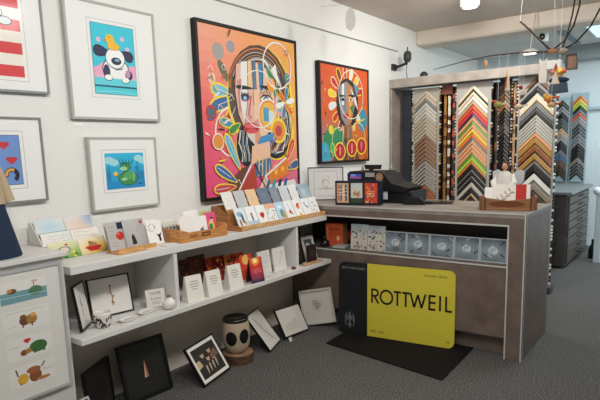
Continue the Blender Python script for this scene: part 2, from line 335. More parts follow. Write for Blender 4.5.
def face(A, mode):
    K = '#1a171c'; Y = '#f5d93a'; Wt = '#f2f0ea'
    if mode == 0:
        A.grad([['#e2457f', '#e4508f', '#e0609a'], ['#ee5f62', '#f08c6c', '#f7a94a'], ['#f0a98f', '#f5a566', '#f9b35c']])
        A.rect(0, .30, .22, .52, '#e9487c') if False else None
        for u, v, r, c in ((.17, .86, .055, '#a89f98'), (.29, .90, .04, '#9d9aa2'), (.10, .70, .035, '#f0cdb8'), (.08, .80, .02, '#e2a080')): A.ell(u, v, r, None, c)
        # foliage left
        A.petal(.28, .66, .20, .07, 125, '#6c6f56', None); A.petal(.33, .60, .24, .09, 168, '#7fc0d6', Y); A.petal(.33, .60, .26, .09, 197, '#3a6c9f', Y); A.petal(.33, .585, .22, .08, 238, '#d8463f', Y)
        A.ring(.275, .385, .165, .011, Wt); A.ell(.08, .50, .05, None, '#b23b3f'); A.ell(.08, .50, .03, None, '#476f7a')
        # yellow aura behind the head
        A.ell(.60, .60, .37, .345, Y); A.ell(.75, .40, .22, .20, Y); A.ell(.42, .30, .12, .12, Y)
        # hair
        A.ell(.59, .62, .345, .325, '#5b4a40'); A.ell(.74, .42, .19, .21, K); A.ell(.40, .30, .095, .13, K)
        for r, c in ((.315, '#c96f3a'), (.285, '#3b3636'), (.25, '#d7d3cc')): A.arc(.58, .63, r, 15, 175, .016, c)
        for k, c in enumerate(('#e28c4a', '#e9d9b8', '#2d6fa8', '#c5432f', '#dfe4e6')):
            A.line([(.77 + k * .025, .62 - k * .01), (.80 + k * .022, .45), (.74 + k * .02, .30 - k * .01), (.66 + k * .02, .25)], .011, c)
        A.line([(.36, .40), (.33, .32), (.38, .25), (.36, .2)], .012, Wt); A.line([(.42, .38), (.40, .30), (.44, .24)], .01, '#9fb7c8')
        # hair strands
        for k in range(16):
            r_ = .19 + k * .0095; A.arc(.575, .625, r_, 28 + 3 * (k % 4), 168 - 5 * (k % 3), .0045, ('#2a2422', '#d9cfc0', '#8a4a2a', '#1a171c', '#c98a50')[k % 5])
        for k in range(12):
            u = .66 + k * .019; A.line([(u + .06, .60 - k * .006), (u + .085, .48), (u + .05, .34), (u - .02, .24 + .004 * k)], .0055, ('#d9cfc0', '#c96f3a', '#1a171c', '#3f6f9a', '#efe6d6')[k % 5])
        for k in range(7): A.line([(.345 + k * .014, .40), (.33 + k * .014, .32), (.36 + k * .012, .25), (.35 + k * .014, .20)], .005, ('#efe6d6', '#1a171c', '#9fb7c8')[k % 3])
        # face halves
        A.poly([(.33, .80), (.50, .84), (.50, .30), (.42, .36), (.335, .50), (.31, .64)], '#e6b6a4')
        A.poly([(.50, .84), (.66, .80), (.74, .66), (.72, .46), (.60, .33), (.50, .30)], '#f3c7a4')
        A.poly([(.38, .82), (.45, .83), (.44, .60), (.40, .44), (.36, .56)], '#ece8e2'); A.poly([(.56, .83), (.62, .82), (.61, .66), (.57, .66)], '#3f86b8'); A.poly([(.49, .84), (.53, .84), (.53, .66), (.50, .66)], '#5a7c9c'); A.poly([(.45, .83), (.48, .84), (.48, .68), (.45, .66)], '#efcf8c')
        A.poly([(.64, .82), (.70, .80), (.80, .62), (.74, .62)], '#2f8f46'); A.poly([(.60, .86), (.64, .86), (.80, .70), (.76, .84), (.70, .80)], Wt)
        A.poly([(.335, .70), (.38, .72), (.37, .52), (.345, .50)], '#cf8f86'); A.poly([(.50, .46), (.55, .48), (.56, .34), (.50, .31)], '#d99a7c'); A.poly([(.40, .40), (.50, .38), (.50, .30), (.44, .34)], '#e2cfc4')
        for q in ([(.335, .50), (.31, .64), (.33, .80)], [(.335, .50), (.42, .36), (.50, .30), (.60, .33), (.72, .46)], [(.50, .84), (.50, .56)], [(.45, .83), (.44, .60), (.40, .44)], [(.61, .83), (.60, .68), (.56, .62)], [(.53, .84), (.535, .66)]): A.line(q, .005, K)
        # brows, eyes
        A.petal(.50, .665, .18, .035, 8 + 180 - 8, K); A.petal(.56, .685, .20, .04, -4, K)
        A.ell(.41, .60, .055, .024, '#d9a3b4'); A.ell(.41, .60, .04, .016, K); A.ell(.41, .60, .02, .012, '#8fc3d8')
        A.ell(.64, .60, .075, .032, '#e9892f'); A.ell(.64, .60, .060, .024, Wt); A.ell(.64, .60, .034, .024, K); A.ell(.64, .60, .026, .018, '#58a8cc')
        for k in range(7):
            A.line([(.60 + k * .014, .625 + .006 * (3 - abs(k - 3))), (.585 + k * .019, .65 + .006 * (3 - abs(k - 3)))], .006, K); A.line([(.375 + k * .011, .612), (.36 + k * .014, .634)], .006, K)
        A.arc(.64, .60, .068, 10, 170, .010, K, rv=.030); A.arc(.41, .60, .048, 10, 170, .009, K, rv=.022)
        # nose and mouth
        A.line([(.475, .62), (.44, .50), (.47, .475)], .012, '#c8504a'); A.poly([(.40, .475), (.47, .48), (.46, .455), (.41, .455)], '#e89aa4')
        A.ell(.46, .415, .085, .035, '#b22a35'); A.ell(.465, .427, .07, .014, '#e2686c'); A.ell(.47, .395, .06, .014, '#dd4a4f')
        # circles on the cheek
        A.ell(.66, .50, .12, None, '#e88a3c'); A.ell(.66, .50, .095, None, '#efb84a'); A.rect(.60, .46, .66, .55, '#4aa0c4'); A.rect(.66, .44, .72, .53, '#d8dfe0'); A.ring(.66, .50, .115, .012, Wt)
        A.ell(.80, .57, .08, None, '#e8a3a0'); A.ell(.80, .57, .05, None, '#6fb6d6'); A.ell(.77, .40, .095, None, Y); A.ell(.77, .40, .075, None, '#e8923c'); A.ell(.77, .40, .04, None, '#c8483c'); A.ell(.70, .70, .05, None, '#f2a23a')
        A.poly([(.56, .36), (.72, .39), (.70, .34), (.60, .31), (.52, .31)], '#3f8fc4'); A.line([(.52, .31), (.62, .29), (.74, .35)], .02, '#8a6cb0')
        # white rings, flower
        A.ring(.78, .83, .165, .012, Wt); A.ring(.56, .60, .20, .007, Wt); A.ell(.89, .76, .035, None, '#3f7fae'); A.ell(.89, .76, .02, None, '#4ca54c')
        for k in range(6): A.petal(.86, .59, .12, .05, 60 * k + 15, ('#e9eef0', '#3f7fc0', '#ee7a3c')[k % 3], '#e9d23a')
        # neck and clothes
        A.poly([(.46, .30), (.66, .33), (.66, .20), (.44, .18)], '#efc0a0'); A.poly([(.50, .20), (.66, .22), (.68, .10), (.48, .10)], '#44719f'); 
        for k in range(4): A.line([(.53 + k * .04, .21), (.52 + k * .04, .10)], .01, '#e9c77a')
        A.poly([(.30, .02), (.48, .18), (.50, .0)], '#b9452f'); A.poly([(.10, .0), (.30, .02), (.44, .18), (.34, .16), (.2, .08)], '#6f3f2c')
        A.poly([(.62, .13), (.86, .22), (.88, .10), (.64, .04)], '#e8812e'); A.ell(.72, .12, .02, None, '#f5c53c'); A.ell(.80, .14, .02, None, '#f5c53c'); A.poly([(.50, .0), (.60, .12), (.66, .0)], '#f1b98a')
        A.poly([(.60, .12), (.64, .04), (.95, .06), (.98, .0), (.60, .0)], '#efece4')
        for k in range(4): A.poly([(.62 + k * .07, .07), (.65 + k * .07, .07), (.62 + k * .07, .0), (.58 + k * .07, .0)], ('#1f62a8', '#22a0c4', '#2a3050')[k % 3])
        A.line([(.44, .18), (.30, .02)], .014, Wt); A.line([(.86, .22), (.60, .10), (.52, .0)], .014, Wt); A.line([(.48, .19), (.60, .0)], .012, K)
        # lower foliage
        A.petal(.32, .16, .26, .07, 118, '#6fb4d2', Y); A.petal(.28, .08, .22, .07, 150, '#3d6aa8', Y); A.petal(.27, .05, .20, .065, 183, '#cc4454', Y)
        A.petal(.86, .20, .18, .07, 60, '#d9433f', Y); A.petal(.86, .14, .16, .07, 15, '#3f62a0', Y); A.petal(.30, .42, .16, .06, 165, '#4b8fb0', Y); A.petal(.34, .44, .12, .06, 210, '#3d8f46', Y)
        r = random.Random(12)
        for k in range(70):
            u, v = .04 + r.random() * .92, .03 + r.random() * .93
            if abs(u - .52) < .24 and v > .3: continue
            q = r.random()
            if q < .5: A.petal(u, v, .035 + r.random() * .05, .014, r.random() * 360, r.choice(['#f5d93a', Wt, '#c8483c', '#3f7fae', '#e8923c', K]))
            elif q < .8: A.ring(u, v, .012 + r.random() * .018, .004, r.choice([Wt, '#f5d93a', '#b23b3f']))
            else: A.line([(u, v), (u + .03, v + .02), (u + .05, v - .01)], .005, r.choice([K, Wt]))
        for u0, v0, L_, a_ in ((.28, .08, .26, 150), (.27, .05, .24, 183), (.32, .16, .30, 118), (.86, .20, .18, 60), (.33, .60, .24, 168), (.33, .60, .26, 197), (.33, .585, .22, 238)):
            A.line([(u0 + L_ * .25 * math.cos(R(a_)), v0 + L_ * .25 * .91 * math.sin(R(a_))), (u0 + L_ * .8 * math.cos(R(a_)), v0 + L_ * .8 * .91 * math.sin(R(a_)))], .004, Wt)
        A.ell(.12, .33, .055, None, Wt); A.ell(.12, .33, .048, None, '#e8923c'); A.petal(.18, .58, .10, .06, 250, '#c8483c', Y) if False else None
    else:
        A.grad([['#3a8fae', '#c97a3a', '#cf6a2c'], ['#d65a26', '#d9602a', '#d86a2a'], ['#d8571f', '#dd5a22', '#dc5420']])
        A.ell(.88, .45, .11, .13, '#3f93a8'); A.ell(.25, .2, .22, .17, '#2f8a58'); A.ell(.06, .06, .10, .14, '#3fa4c4')
        for k in range(13):
            a = 20 + k * 25; rr = .21; A.petal(.52 + rr * math.cos(R(a)), .66 + rr * .94 * math.sin(R(a)), .17, .08, a, ('#c62f2c', '#e8c63a', '#d8e0dc', '#c62f2c', '#7c2b2c')[k % 5], ('#f3e04a', '#e9e2c0')[k % 2])
        A.ell(.54, .62, .24, .27, '#2a2226'); A.poly([(.38, .80), (.52, .86), (.52, .36), (.40, .46), (.36, .62)], '#8c8f92'); A.poly([(.52, .86), (.66, .80), (.70, .60), (.62, .42), (.52, .36)], '#b98052')
        for q, c in (([(.42, .82), (.47, .84), (.46, .6), (.41, .6)], '#dfe0dc'), ([(.56, .70), (.64, .70), (.62, .5), (.57, .46)], '#e6a03a'), ([(.58, .58), (.68, .62), (.66, .5)], '#3f7f58'), ([(.60, .80), (.72, .70), (.78, .55), (.70, .62)], '#d7d9d6'), ([(.66, .86), (.80, .80), (.74, .70)], '#5f8fa4')): A.poly(q, c)
        A.petal(.50, .70, .14, .03, 182, '#151216'); A.petal(.55, .71, .16, .035, 0, '#151216'); A.ell(.44, .66, .035, .018, '#151216'); A.ell(.61, .665, .045, .02, '#e9e4da'); A.ell(.61, .665, .02, .018, '#151216')
        A.line([(.50, .66), (.47, .56), (.50, .54)], .01, '#4a2a20'); A.ell(.50, .485, .06, .028, '#b8262c')
        A.ring(.62, .72, .27, .010, '#efece0'); A.ring(.76, .25, .17, .010, '#efe6b0'); A.ring(.34, .22, .14, .009, '#efe6b0')
        A.poly([(.46, .38), (.62, .40), (.64, .24), (.44, .22)], '#9a6a48'); A.poly([(.20, .0), (.44, .24), (.64, .24), (.80, .0)], '#6c4a38')
        for k in range(5): A.line([(.44 + k * .05, .36), (.40 + k * .07, .0)], .014, ('#e3d8c0', '#2a2226', '#c98a5a', '#3f6f88', '#e3a03a')[k])
        for u, v in ((.36, .10), (.62, .13), (.84, .15)):
            A.ell(u, v, .12, .10, '#f0dc4a'); A.ell(u, v, .10, .085, '#c0282c'); A.petal(u, v - .06, .12, .06, 90, '#e67a86', '#7a1d22')
        A.ell(.18, .33, .05, None, '#e9d23a'); A.line([(.75, .42), (.92, .46)], .02, '#e9c53a'); A.petal(.22, .05, .14, .07, 100, '#3fae54', '#f0dc4a')
        for k in range(40): 
            u, v = rnd.random(), rnd.random(); A.petal(u * .94, v * .94, .05, .015, rnd.random() * 360, rnd.choice(['#f0dc4a', '#e9e2c0', '#1a171c', '#3fa4c4', '#c0282c'])) if abs(u - .52) > .2 or v < .3 else None
o = thing('pop_art_painting', 'large colourful pop-art painting of a woman\'s face on pink and orange, black frame', 'painting', (.006, 3.4, 1.185), 90)
bars(MB(), -.60, .60, 0, 1.31, .022, -.046, 0, '#191919').build('frame', 'paint', o)
MB().box(-.575, .575, -.040, -.002, .025, 1.285, '#e08a50').build('canvas', 'canvas', o)
A = Art(-.572, .028, 1.144, 1.254, -.0405); face(A, 0); A.build('artwork', 'canvas', o)
o = thing('pop_art_painting', 'smaller orange pop-art painting of a woman\'s face, black frame, right of the large one', 'painting', (.006, 4.83, 1.405), 90)
bars(MB(), -.475, .475, 0, .97, .02, -.046, 0, '#191919').build('frame', 'paint', o)
MB().box(-.453, .453, -.040, -.002, .022, .948, '#d06030').build('canvas', 'canvas', o)
A = Art(-.45, .025, .90, .92, -.0405); face(A, 1); A.build('artwork', 'canvas', o)

# four-picture frame on the cabinet
o = thing('four_picture_frame', 'tall silver frame with four small pictures on the white cabinet front', 'picture', (.405, 1.235, .37), 90)
bars(MB(), -.195, .195, 0, .655, .014, -.022, 0, '#aeb0b0').build('frame', 'paint', o)
MB().box(-.185, .185, -.016, -.002, .01, .645, '#dcd9d3').build('mat_board', 'glazed', o)
def mini(k):
    def f(A):
        A.rect(0, 0, 1, 1, '#e3e0db')
        if k == 3: A.rect(0, 0, 1, .52, '#6f9ba0'); A.ell(.25, .56, .10, .12, '#6b4a2c'); A.ell(.20, .60, .06, .08, '#c8863c'); A.ell(.75, .40, .16, .22, '#4f7a58'); A.line([(.72, .5), (.72, .86)], .02, '#5a7a50'); A.ell(.74, .86, .07, .06, '#d8a9a0'); A.line([(0, .3), (1, .26)], .01, '#cfe0e0')
        elif k == 2: A.ell(.45, .42, .12, .22, '#6b4326'); A.ell(.60, .44, .12, .24, '#a8783c'); A.ell(.42, .6, .07, .12, '#7a4f30'); A.ell(.64, .62, .06, .1, '#d8a848'); A.line([(.40, .1), (.40, .3)], .03, '#5a3a24'); A.line([(.6, .1), (.6, .3)], .03, '#5a3a24'); A.scribble(.05, .82, .9, .95, '#8a8680', 1, .006, 3); A.scribble(.1, .2, .25, .3, '#8a8680', 1, .006, 4)
        elif k == 1: A.ell(.68, .40, .20, .28, '#3d6a34'); A.line([(.6, .1), (.6, .3)], .05, '#3d6a34'); A.line([(.8, .1), (.8, .3)], .05, '#3d6a34'); A.ell(.36, .26, .08, .14, '#7a4f30'); A.ell(.46, .30, .07, .12, '#a8783c'); A.ell(.42, .82, .05, .08, '#c8333c'); A.ell(.48, .82, .05, .08, '#c8333c'); A.poly([(.38, .79), (.52, .79), (.45, .66)], '#c8333c'); A.scribble(.05, .55, .3, .65, '#8a8680', 1, .006, 5)
        else: A.ell(.28, .36, .12, .26, '#dca83a'); A.ell(.55, .36, .14, .3, '#8a4f30'); A.ell(.52, .66, .16, .16, '#a35f3a'); A.ell(.72, .14, .16, .09, '#b8783c'); A.line([(.22, .1), (.22, .2)], .03, '#5a3a24'); A.line([(.18, .55), (.14, .9)], .03, '#5a3a24'); A.line([(.7, .7), (.78, .92)], .03, '#5a3a24'); A.scribble(.72, .45, .98, .6, '#8a8680', 2, .006, 6)
    return f
for k in range(4):
    A = Art(-.115, .075 + k * .140, .225, .105, -.0164); mini(k)(A); A.build('picture', 'glazed', o)

# ================================================================== figures at the left edge
o = thing('wooden_figurine', 'tall standing figurine in navy trousers and beige jacket on the white cabinet', 'figurine', (.29, 1.19, 1.0705), 95)
mb = MB(); mb.loft([(0, 0, 0, .115, .075), (0, 0, .005, .118, .078), (0, 0, .12, .09, .065), (0, 0, .24, .060, .05), (0, 0, .29, .055, .045)], '#26344c', 20); mb.build('trousers', 'matte', o)
mb = MB(); mb.loft([(0, 0, .262, .068, .055), (-.005, 0, .34, .062, .052), (-.01, 0, .44, .055, .045), (-.02, 0, .49, .028, .026)], '#b8a588', 20); mb.build('jacket', 'matte', o)
mb = MB(); mb.tube([(.03, 0, .47), (.056, -.01, .38), (.074, -.025, .27)], [.018, .022, .026], '#b8a588', 10); mb.tube([(-.08, 0, .47), (-.10, -.02, .36), (-.09, -.05, .27)], [.024, .026, .028], '#b8a588', 10); mb.build('sleeves', 'matte', o)
MB().loft([(-.015, -.052, .29, .03, .012), (-.02, -.048, .45, .02, .012)], '#dcdcd8', 12).build('shirt_front', 'matte', o)
mb = MB(); mb.ball(-.02, 0, .54, .042, .045, .052, '#c98f70'); mb.ball(-.02, -.046, .535, .008, .01, .012, '#c08468'); mb.build('head', 'matte', o)
MB().ball(-.02, .012, .558, .046, .045, .045, '#4a3526').build('hair', 'matte', o)
o = thing('small_figurine', 'small figurine in white top and blue trousers before the tall one', 'figurine', (.34, 1.05, 1.0705), 95)
MB().loft([(0, 0, 0, .036, .026), (0, 0, .06, .034, .024), (0, 0, .075, .03, .022)], '#4a6a94', 16).build('trousers', 'matte', o)
MB().loft([(0, 0, .072, .034, .024), (0, 0, .12, .03, .022), (0, 0, .14, .012, .012)], '#d2d0cc', 16).build('top', 'matte', o)
MB().ball(0, 0, .158, .018, .018, .022, '#c98f78').build('head', 'matte', o)

# ================================================================== top shelf
ZT = .986
o = thing('card_rack', 'stepped white card rack holding six picture cards at the left end of the top shelf', 'card rack', (0.035, 1.665, ZT), 90)
mb = MB(); mb.prism([(0, 0), (-.20, 0), (-.20, .02), (-.125, .09), (-.075, .15), (-.02, .205), (0, .205)], '#d7d4cd', 'x', -.185, -.178)
mb.build('side_panel', 'paper', o)
MB().box(-.178, .178, -.20, -.002, 0, .006, '#d7d4cd').build('base', 'paper', o); MB().box(-.178, .178, -.012, -.002, .006, .20, '#d7d4cd').build('rear_panel', 'paper', o)
def pic(cols, seed, sky=None, strip=None):
    def f(A):
        r = random.Random(seed)
        if sky: A.rect(0, 0, 1, 1, sky)
        for k in range(26):
            A.ell(r.random() * .9 + .05, r.random() * .85 + .05, .04 + r.random() * .08, None, r.choice(cols))
        if strip: A.rect(0, .93, 1, .99, strip)
    return f
def bowl(A):
    A.grad([['#d8c8a0', '#dcb25a', '#3a2a2a'], ['#e8dcb4', '#eecb6c', '#e6b65c'], ['#f0eade', '#f0e2c0', '#efe6d6']]); A.ell(.5, .38, .3, .12, '#c8332a'); A.poly([(.2, .38), (.8, .38), (.65, .15), (.35, .15)], '#b92c24'); A.ell(.5, .58, .16, .14, '#a97a50'); A.ell(.42, .70, .07, .06, '#8a5a3a'); A.ell(.6, .68, .06, .05, '#d8c0a0')
def garden(A):
    A.grad([['#5f9a4a', '#79a84e', '#4f8f48'], ['#b8c98a', '#cfd39a', '#a8c078'], ['#ece6c8', '#e8e2c4', '#dfe0c0']]); A.ell(.5, .5, .22, .2, '#9a8f80'); A.ell(.5, .5, .15, .14, '#d9d2c4'); A.ell(.6, .78, .06, .05, '#c8333c')
    r = random.Random(4)
    for k in range(14): A.ell(r.random(), r.random() * .35, .05, None, r.choice(['#c8483c', '#3f8f46', '#e9d24a', '#2f7f3c']))
spec = [(-.1, .205, .045, '#dfe8e8', lambda A: (A.grad([['#d8dfdc', '#cfe2e8', '#dfe6e4'], ['#dde4e0', '#b4d4e4', '#d8e0e0'], ['#cfdde0', '#d6e4ea', '#e8e4dc']]), A.line([(0, .08), (1, .10)], .02, '#4a8fa4')), 'pale blue sky card, top step left in the white card rack'),
        (.1, .205, .045, '#e6dfd8', lambda A: (A.grad([['#e8e0d8', '#ecd8c8', '#dcd4d0'], ['#e6ded8', '#e8d0c0', '#9fb4d0'], ['#dfe2e4', '#e6dcd8', '#8fa8cc']]), A.line([(0, .08), (1, .10)], .02, '#c8927a')), 'peach and blue cloud card, top step right in the white card rack'),
        (-.1, .135, .105, '#eceae4', lambda A: (A.scribble(.2, .2, .95, .85, '#a9a49c', 3, .01, 3), A.line([(0, .08), (1, .10)], .02, '#b8604a')), 'white lettered card, middle step left in the white card rack'),
        (.1, .135, .105, '#efe9e2', lambda A: (A.scribble(.1, .2, .8, .85, '#b9ada2', 3, .01, 5), A.line([(0, .08), (1, .10)], .02, '#c8705a')), 'white lettered card, middle step right in the white card rack'),
        (-.1, .012, .175, '#d9d9a0', garden, 'green garden card, bottom step left in the white card rack'),
        (.1, .012, .175, '#f0d9a0', bowl, 'yellow picture card with a red bowl at the bottom right of the white card rack')]
for k, (px, z, d, c, f, l) in enumerate(spec):
    lv = k // 2; card(l, .172, (.085, .085, .098)[lv], ((.095, .155, .225)[lv], 1.668 + px * .875, ZT + (.135, .068, .008)[lv]), 90, (26, 26, 24)[lv], c, f, 'picture cards in the white card rack')
# wood tray with cards
o = thing('card_tray', 'shallow light wooden tray holding the grey balloon cards on the top shelf', 'tray', (.27, 1.94, ZT), 90)
mb = MB(); mb.box(-.135, .135, -.10, 0, 0, .008, '#c9935a'); mb.bbox(-.135, .135, -.108, -.10, 0, .032, '#d09a60', .002); mb.box(-.135, .135, .0, .008, 0, .02, '#c9935a'); mb.build('tray_body', 'wood', o)
def red_dot(A): A.rect(0, 0, 1, 1, '#bdbab6'); A.ell(.62, .5, .20, None, '#c8332c'); A.ell(.56, .58, .05, None, '#e88a7c'); A.rect(.55, .74, .85, .98, '#20304a'); A.scribble(.1, .1, .4, .9, '#8f8c8a', 6, .02, 5)
def grey_card(A): A.grad([['#a8a6a4', '#b4b2b0', '#a09e9c'], ['#b8b6b4', '#bcbab8', '#acaaa8'], ['#c4c2c0', '#c0bebc', '#b4b2b0']]); A.ell(.86, .87, .07, None, '#c8242c'); A.line([(.84, .80), (.6, .55)], .01, '#6a6866'); A.poly([(.30, .1), (.52, .12), (.46, .38), (.38, .5), (.30, .38)], '#2c2c2e')
card('grey card with a red round spot in the light wooden tray, left one', .13, .165, (.295, 1.875, ZT + .012), 90, 14, '#bdbab6', red_dot, 'cards in the shallow wooden tray')
card('grey card with tiny red balloon and black shape, right one in the light wooden tray', .15, .17, (.305, 1.99, ZT + .012), 90, 14, '#bdbab6', grey_card, 'cards in the shallow wooden tray')
card('light grey scribbled card at the back left of the light wooden tray', .14, .165, (.255, 1.89, ZT + .012), 90, 12, '#c9c6c2', lambda A: A.scribble(.1, .3, .9, .9, '#9a9794', 6, .015, 9), 'cards in the shallow wooden tray')
def blackmark(A):
    r = random.Random(2)
    for k in range(22):
        a = r.random() * 6.28; A.ell(.35 + .2 * math.cos(a), .72 + .16 * math.sin(a), .02, None, '#3a3a3a')
    A.poly([(.70, .12), (.84, .12), (.82, .32), (.92, .50), (.80, .42), (.68, .40), (.55, .46), (.70, .3)], '#1b1b1b')
for k in range(3):
    card(('white card with black ink drawing, front of the stack of three beside the wooden tray', 'white card in the middle of the stack of three beside the wooden tray', 'white card at the back of the stack of three beside the wooden tray')[k], .115, .15, (.29 - k * .03, 2.145 + k * .004, ZT + .001), 90, 13, '#efeeec', blackmark if k == 0 else None, 'white ink-drawing cards', t=.004)
for k in range(2):
    tag(MB().box(-.055, .055, -.035, .035, 0, .003, '#e6e4e0').build('flat_card', 'paper', None, (.365, 2.05 + k * .13, ZT + .001), (0, 0, R(84 + 9 * k))), ('flat white card lying on the shelf edge below the ink-drawing cards', 'flat white card lying on the shelf edge in front of the wooden box')[k], 'card')
# wooden box
o = thing('wooden_card_box', 'open light wooden box of greeting cards with small metal label holder on the top shelf', 'box', (.27, 2.445, ZT), 86)
Wd = '#c98a4e'; W_, D_ = .40, .235
mb = MB(); mb.box(-W_ / 2, W_ / 2, -D_ / 2 - .02, D_ / 2 - .02, 0, .01, Wd); mb.build('box_bottom', 'wood', o)
mb = MB(); mb.prism([(-W_ / 2, .0), (W_ / 2, .0), (W_ / 2, .075), (W_ / 2 - .02, .08), (.12, .06), (-.12, .06), (-W_ / 2 + .02, .08), (-W_ / 2, .075)], Wd, 'y', -D_ / 2 - .03, -D_ / 2 - .02); mb.build('front_board', 'wood', o)
MB().box(-W_ / 2, W_ / 2, D_ / 2 - .02, D_ / 2 - .01, 0, .08, Wd).build('rear_board', 'wood', o)
for s_ in (-1, 1): MB().box(s_ * W_ / 2 - .005, s_ * W_ / 2 + .005, -D_ / 2 - .02, D_ / 2 - .02, 0, .085, Wd).build('side_board', 'wood', o)
mb = MB(); bars(mb, -.02, .045, .025, .048, .004, -D_ / 2 - .034, -D_ / 2 - .03, '#5a3424'); mb.build('label_holder', 'metal', o)
A = Art(-.13, .018, .08, .03, -D_ / 2 - .0305); A.ell(.5, .5, .45, .42, '#a5672f'); A.build('burned_mark', 'paper', o)
def pano(A):
    A.rect(0, 0, 1, 1, '#d8d3c6'); A.rect(0, .0, 1, .7, '#8f8a80')
    for k in range(12): A.rect(k / 12 + .01, .1, k / 12 + .05, .72 + (k % 3) * .05, ('#4a4844', '#c9c2b2', '#3f6f94')[k % 3])
def blue_birds(A): A.ell(.6, .25, .14, .12, '#3a6ea8'); A.ell(.68, .4, .06, .05, '#e8a23c'); A.line([(.4, .12), (.9, .12)], .02, '#2a2a2a')
def pink(A): A.rect(0, 0, 1, 1, '#e2558a'); A.ell(.55, .35, .25, .25, '#e8d24a'); A.ell(.5, .3, .18, .18, '#3f8f46'); A.ell(.6, .6, .14, .12, '#f0b8a0'); A.ell(.62, .72, .16, .05, '#6a3a2a')
cs = [(-.15, .02, '#d8d3c6', pano, .11, .115, 'town-view postcard at the left of the wooden card box'), (-.15, .055, '#e8e6e0', None, .12, .125, 'plain white card behind the town-view postcard in the wooden card box'),
      (-.065, -.06, '#efece8', lambda A: A.ell(.6, .1, .3, .14, '#c87a3c'), .12, .13, 'white card with a brown hill, front of the wooden card box'), (-.03, -.03, '#eceae6', None, .12, .14, 'plain white card behind the brown-hill card in the wooden card box'),
      (.05, -.055, '#f1f0ee', blue_birds, .12, .13, 'white card with small blue bird in the middle of the wooden card box'), (.045, .03, '#f4f2ef', None, .12, .165, 'tallest plain white card, at the middle back of the wooden card box'),
      (.145, -.06, '#e2558a', pink, .10, .145, 'pink card with green and yellow figure at the right of the wooden card box'), (.15, -.01, '#b9c06a', None, .10, .15, 'olive green card at the back right of the wooden card box')]
for u, d, c, f, w, h, l in cs: card(l, w, h, (.275 - d * .85, 2.445 + u, ZT + .012), 86, 10, c, f, 'cards in the wooden box')

# stepped wooden card rack, two tiers of cards
RY0, RY1 = 2.79, 3.852; RL = RY1 - RY0; RC = (RY0 + RY1) / 2
o = thing('stepped_card_rack', 'long stepped wooden rack with two tiers of greeting cards on the top shelf', 'card rack', (.128, RC, ZT), 90)
for s_ in (-1, 1):
    x = s_ * RL / 2
    MB().prism([(0, 0), (-.285, 0), (-.285, .03), (-.18, .045), (-.15, .12), (-.05, .17), (0, .17)], '#a9703e', 'x', x - .006, x + .006).build('side_panel', 'wood', o)
MB().box(-RL / 2, RL / 2, -.02, 0, .0, .17, '#b88048').build('rear_panel', 'wood', o)
MB().box(-RL / 2, RL / 2, -.285, -.02, 0, .008, '#b88048').build('rack_base', 'wood', o)
mb = MB(); mb.bbox(-RL / 2, RL / 2, -.297, -.285, 0, .036, '#cf9a5c', .003)
for k in range(38): x = -RL / 2 + .01 + k * RL / 38; mb.face([(x, -.2974, .004), (x + .012, -.2974, .004), (x + .022, -.2974, .032), (x + .010, -.2974, .032)], '#e3bd8a')
mb.build('front_rail', 'wood', o)
MB().box(-RL / 2, RL / 2, -.165, -.157, .008, .15, '#b88048').build('middle_rail', 'wood', o)
backc = ['#e9e7e2', '#c3c6c6', '#ecc89c', '#6d7c8e', '#8b95a3', '#cfd6da', '#e8e9e8', '#9eb4c2']
names = ['white', 'light grey', 'peach', 'slate blue', 'grey-blue', 'pale grey', 'white swirl-patterned', 'large misty blue']
ws = [.115, .115, .115, .135, .105, .115, .105, .17]; x = RY0 + .015
for k in range(8):
    w = ws[k]; 
    card('%s card in the stepped rack back tier, %s from the left' % (names[k], ('first', 'second', 'third', 'fourth', 'fifth', 'sixth', 'seventh', 'last')[k]), w, .155, (.268, x + w / 2, ZT + .128), 90, 24, backc[k],
         (lambda A, k=k: A.scribble(.25, .25, .75, .75, '#b0b3b5' if k not in (3, 4) else '#b9c2cc', 3, .012, k)) if k != 7 else (lambda A: (A.grad([['#9fb6c4', '#b4c6cc', '#a3b8c4'], ['#8fa8bc', '#a9bcc6', '#93a9b8'], ['#a9bcc8', '#9cb2c0', '#8ea5b4']]), A.ell(.4, .5, .2, .2, '#bccbd0'))), 'cards in the back tier of the stepped rack')
    x += w + .016
def f1(A): A.rect(0, 0, 1, 1, '#dfe8ec'); A.ell(.4, .7, .25, .12, '#8fb4c8'); A.ell(.6, .5, .12, .25, '#54707f'); A.ell(.3, .3, .1, .18, '#a9745a'); A.ell(.75, .25, .1, .1, '#c9a04a')
def f2(A): A.rect(0, 0, 1, .3, '#b9d0dc'); A.ell(.5, .45, .08, .2, '#3f5568'); A.ell(.5, .62, .1, .08, '#c8563c')
def f3(A): A.ell(.42, .5, .14, .12, '#c8242c'); A.ell(.58, .52, .14, .12, '#c8242c'); A.poly([(.3, .48), (.7, .48), (.5, .3)], '#c8242c')
def f4(A):
    A.rect(0, .75, 1, 1, '#e9b59a'); r = random.Random(8)
    for k in range(22): A.ell(r.random(), r.random() * .7, .06, None, r.choice(['#6f9a58', '#b9a04a', '#5f7a64', '#dfe0d0']))
def f5(A): A.rect(0, 0, 1, 1, '#bcd9ec'); A.ell(.6, .4, .25, .22, '#6f9a8a'); A.ell(.5, .75, .2, .08, '#f0f4f6'); A.rect(.7, .1, .95, .5, '#c9a56a')
def f6(A): A.ell(.5, .4, .12, .12, '#c8302c'); A.line([(.5, .5), (.45, .85)], .03, '#3f8f46'); A.ell(.7, .3, .08, .08, '#e0a33c')
def f7(A): A.petal(.3, .6, .5, .35, 30, '#d83a24'); A.ell(.55, .6, .15, .12, '#e8763c'); A.ell(.6, .18, .14, .1, '#e8b83c')
def f8(A): A.petal(.3, .7, .5, .14, -40, '#5b88a8'); A.petal(.6, .4, .3, .1, 60, '#4a8f6a'); A.ell(.4, .75, .07, .06, '#c85a3a')
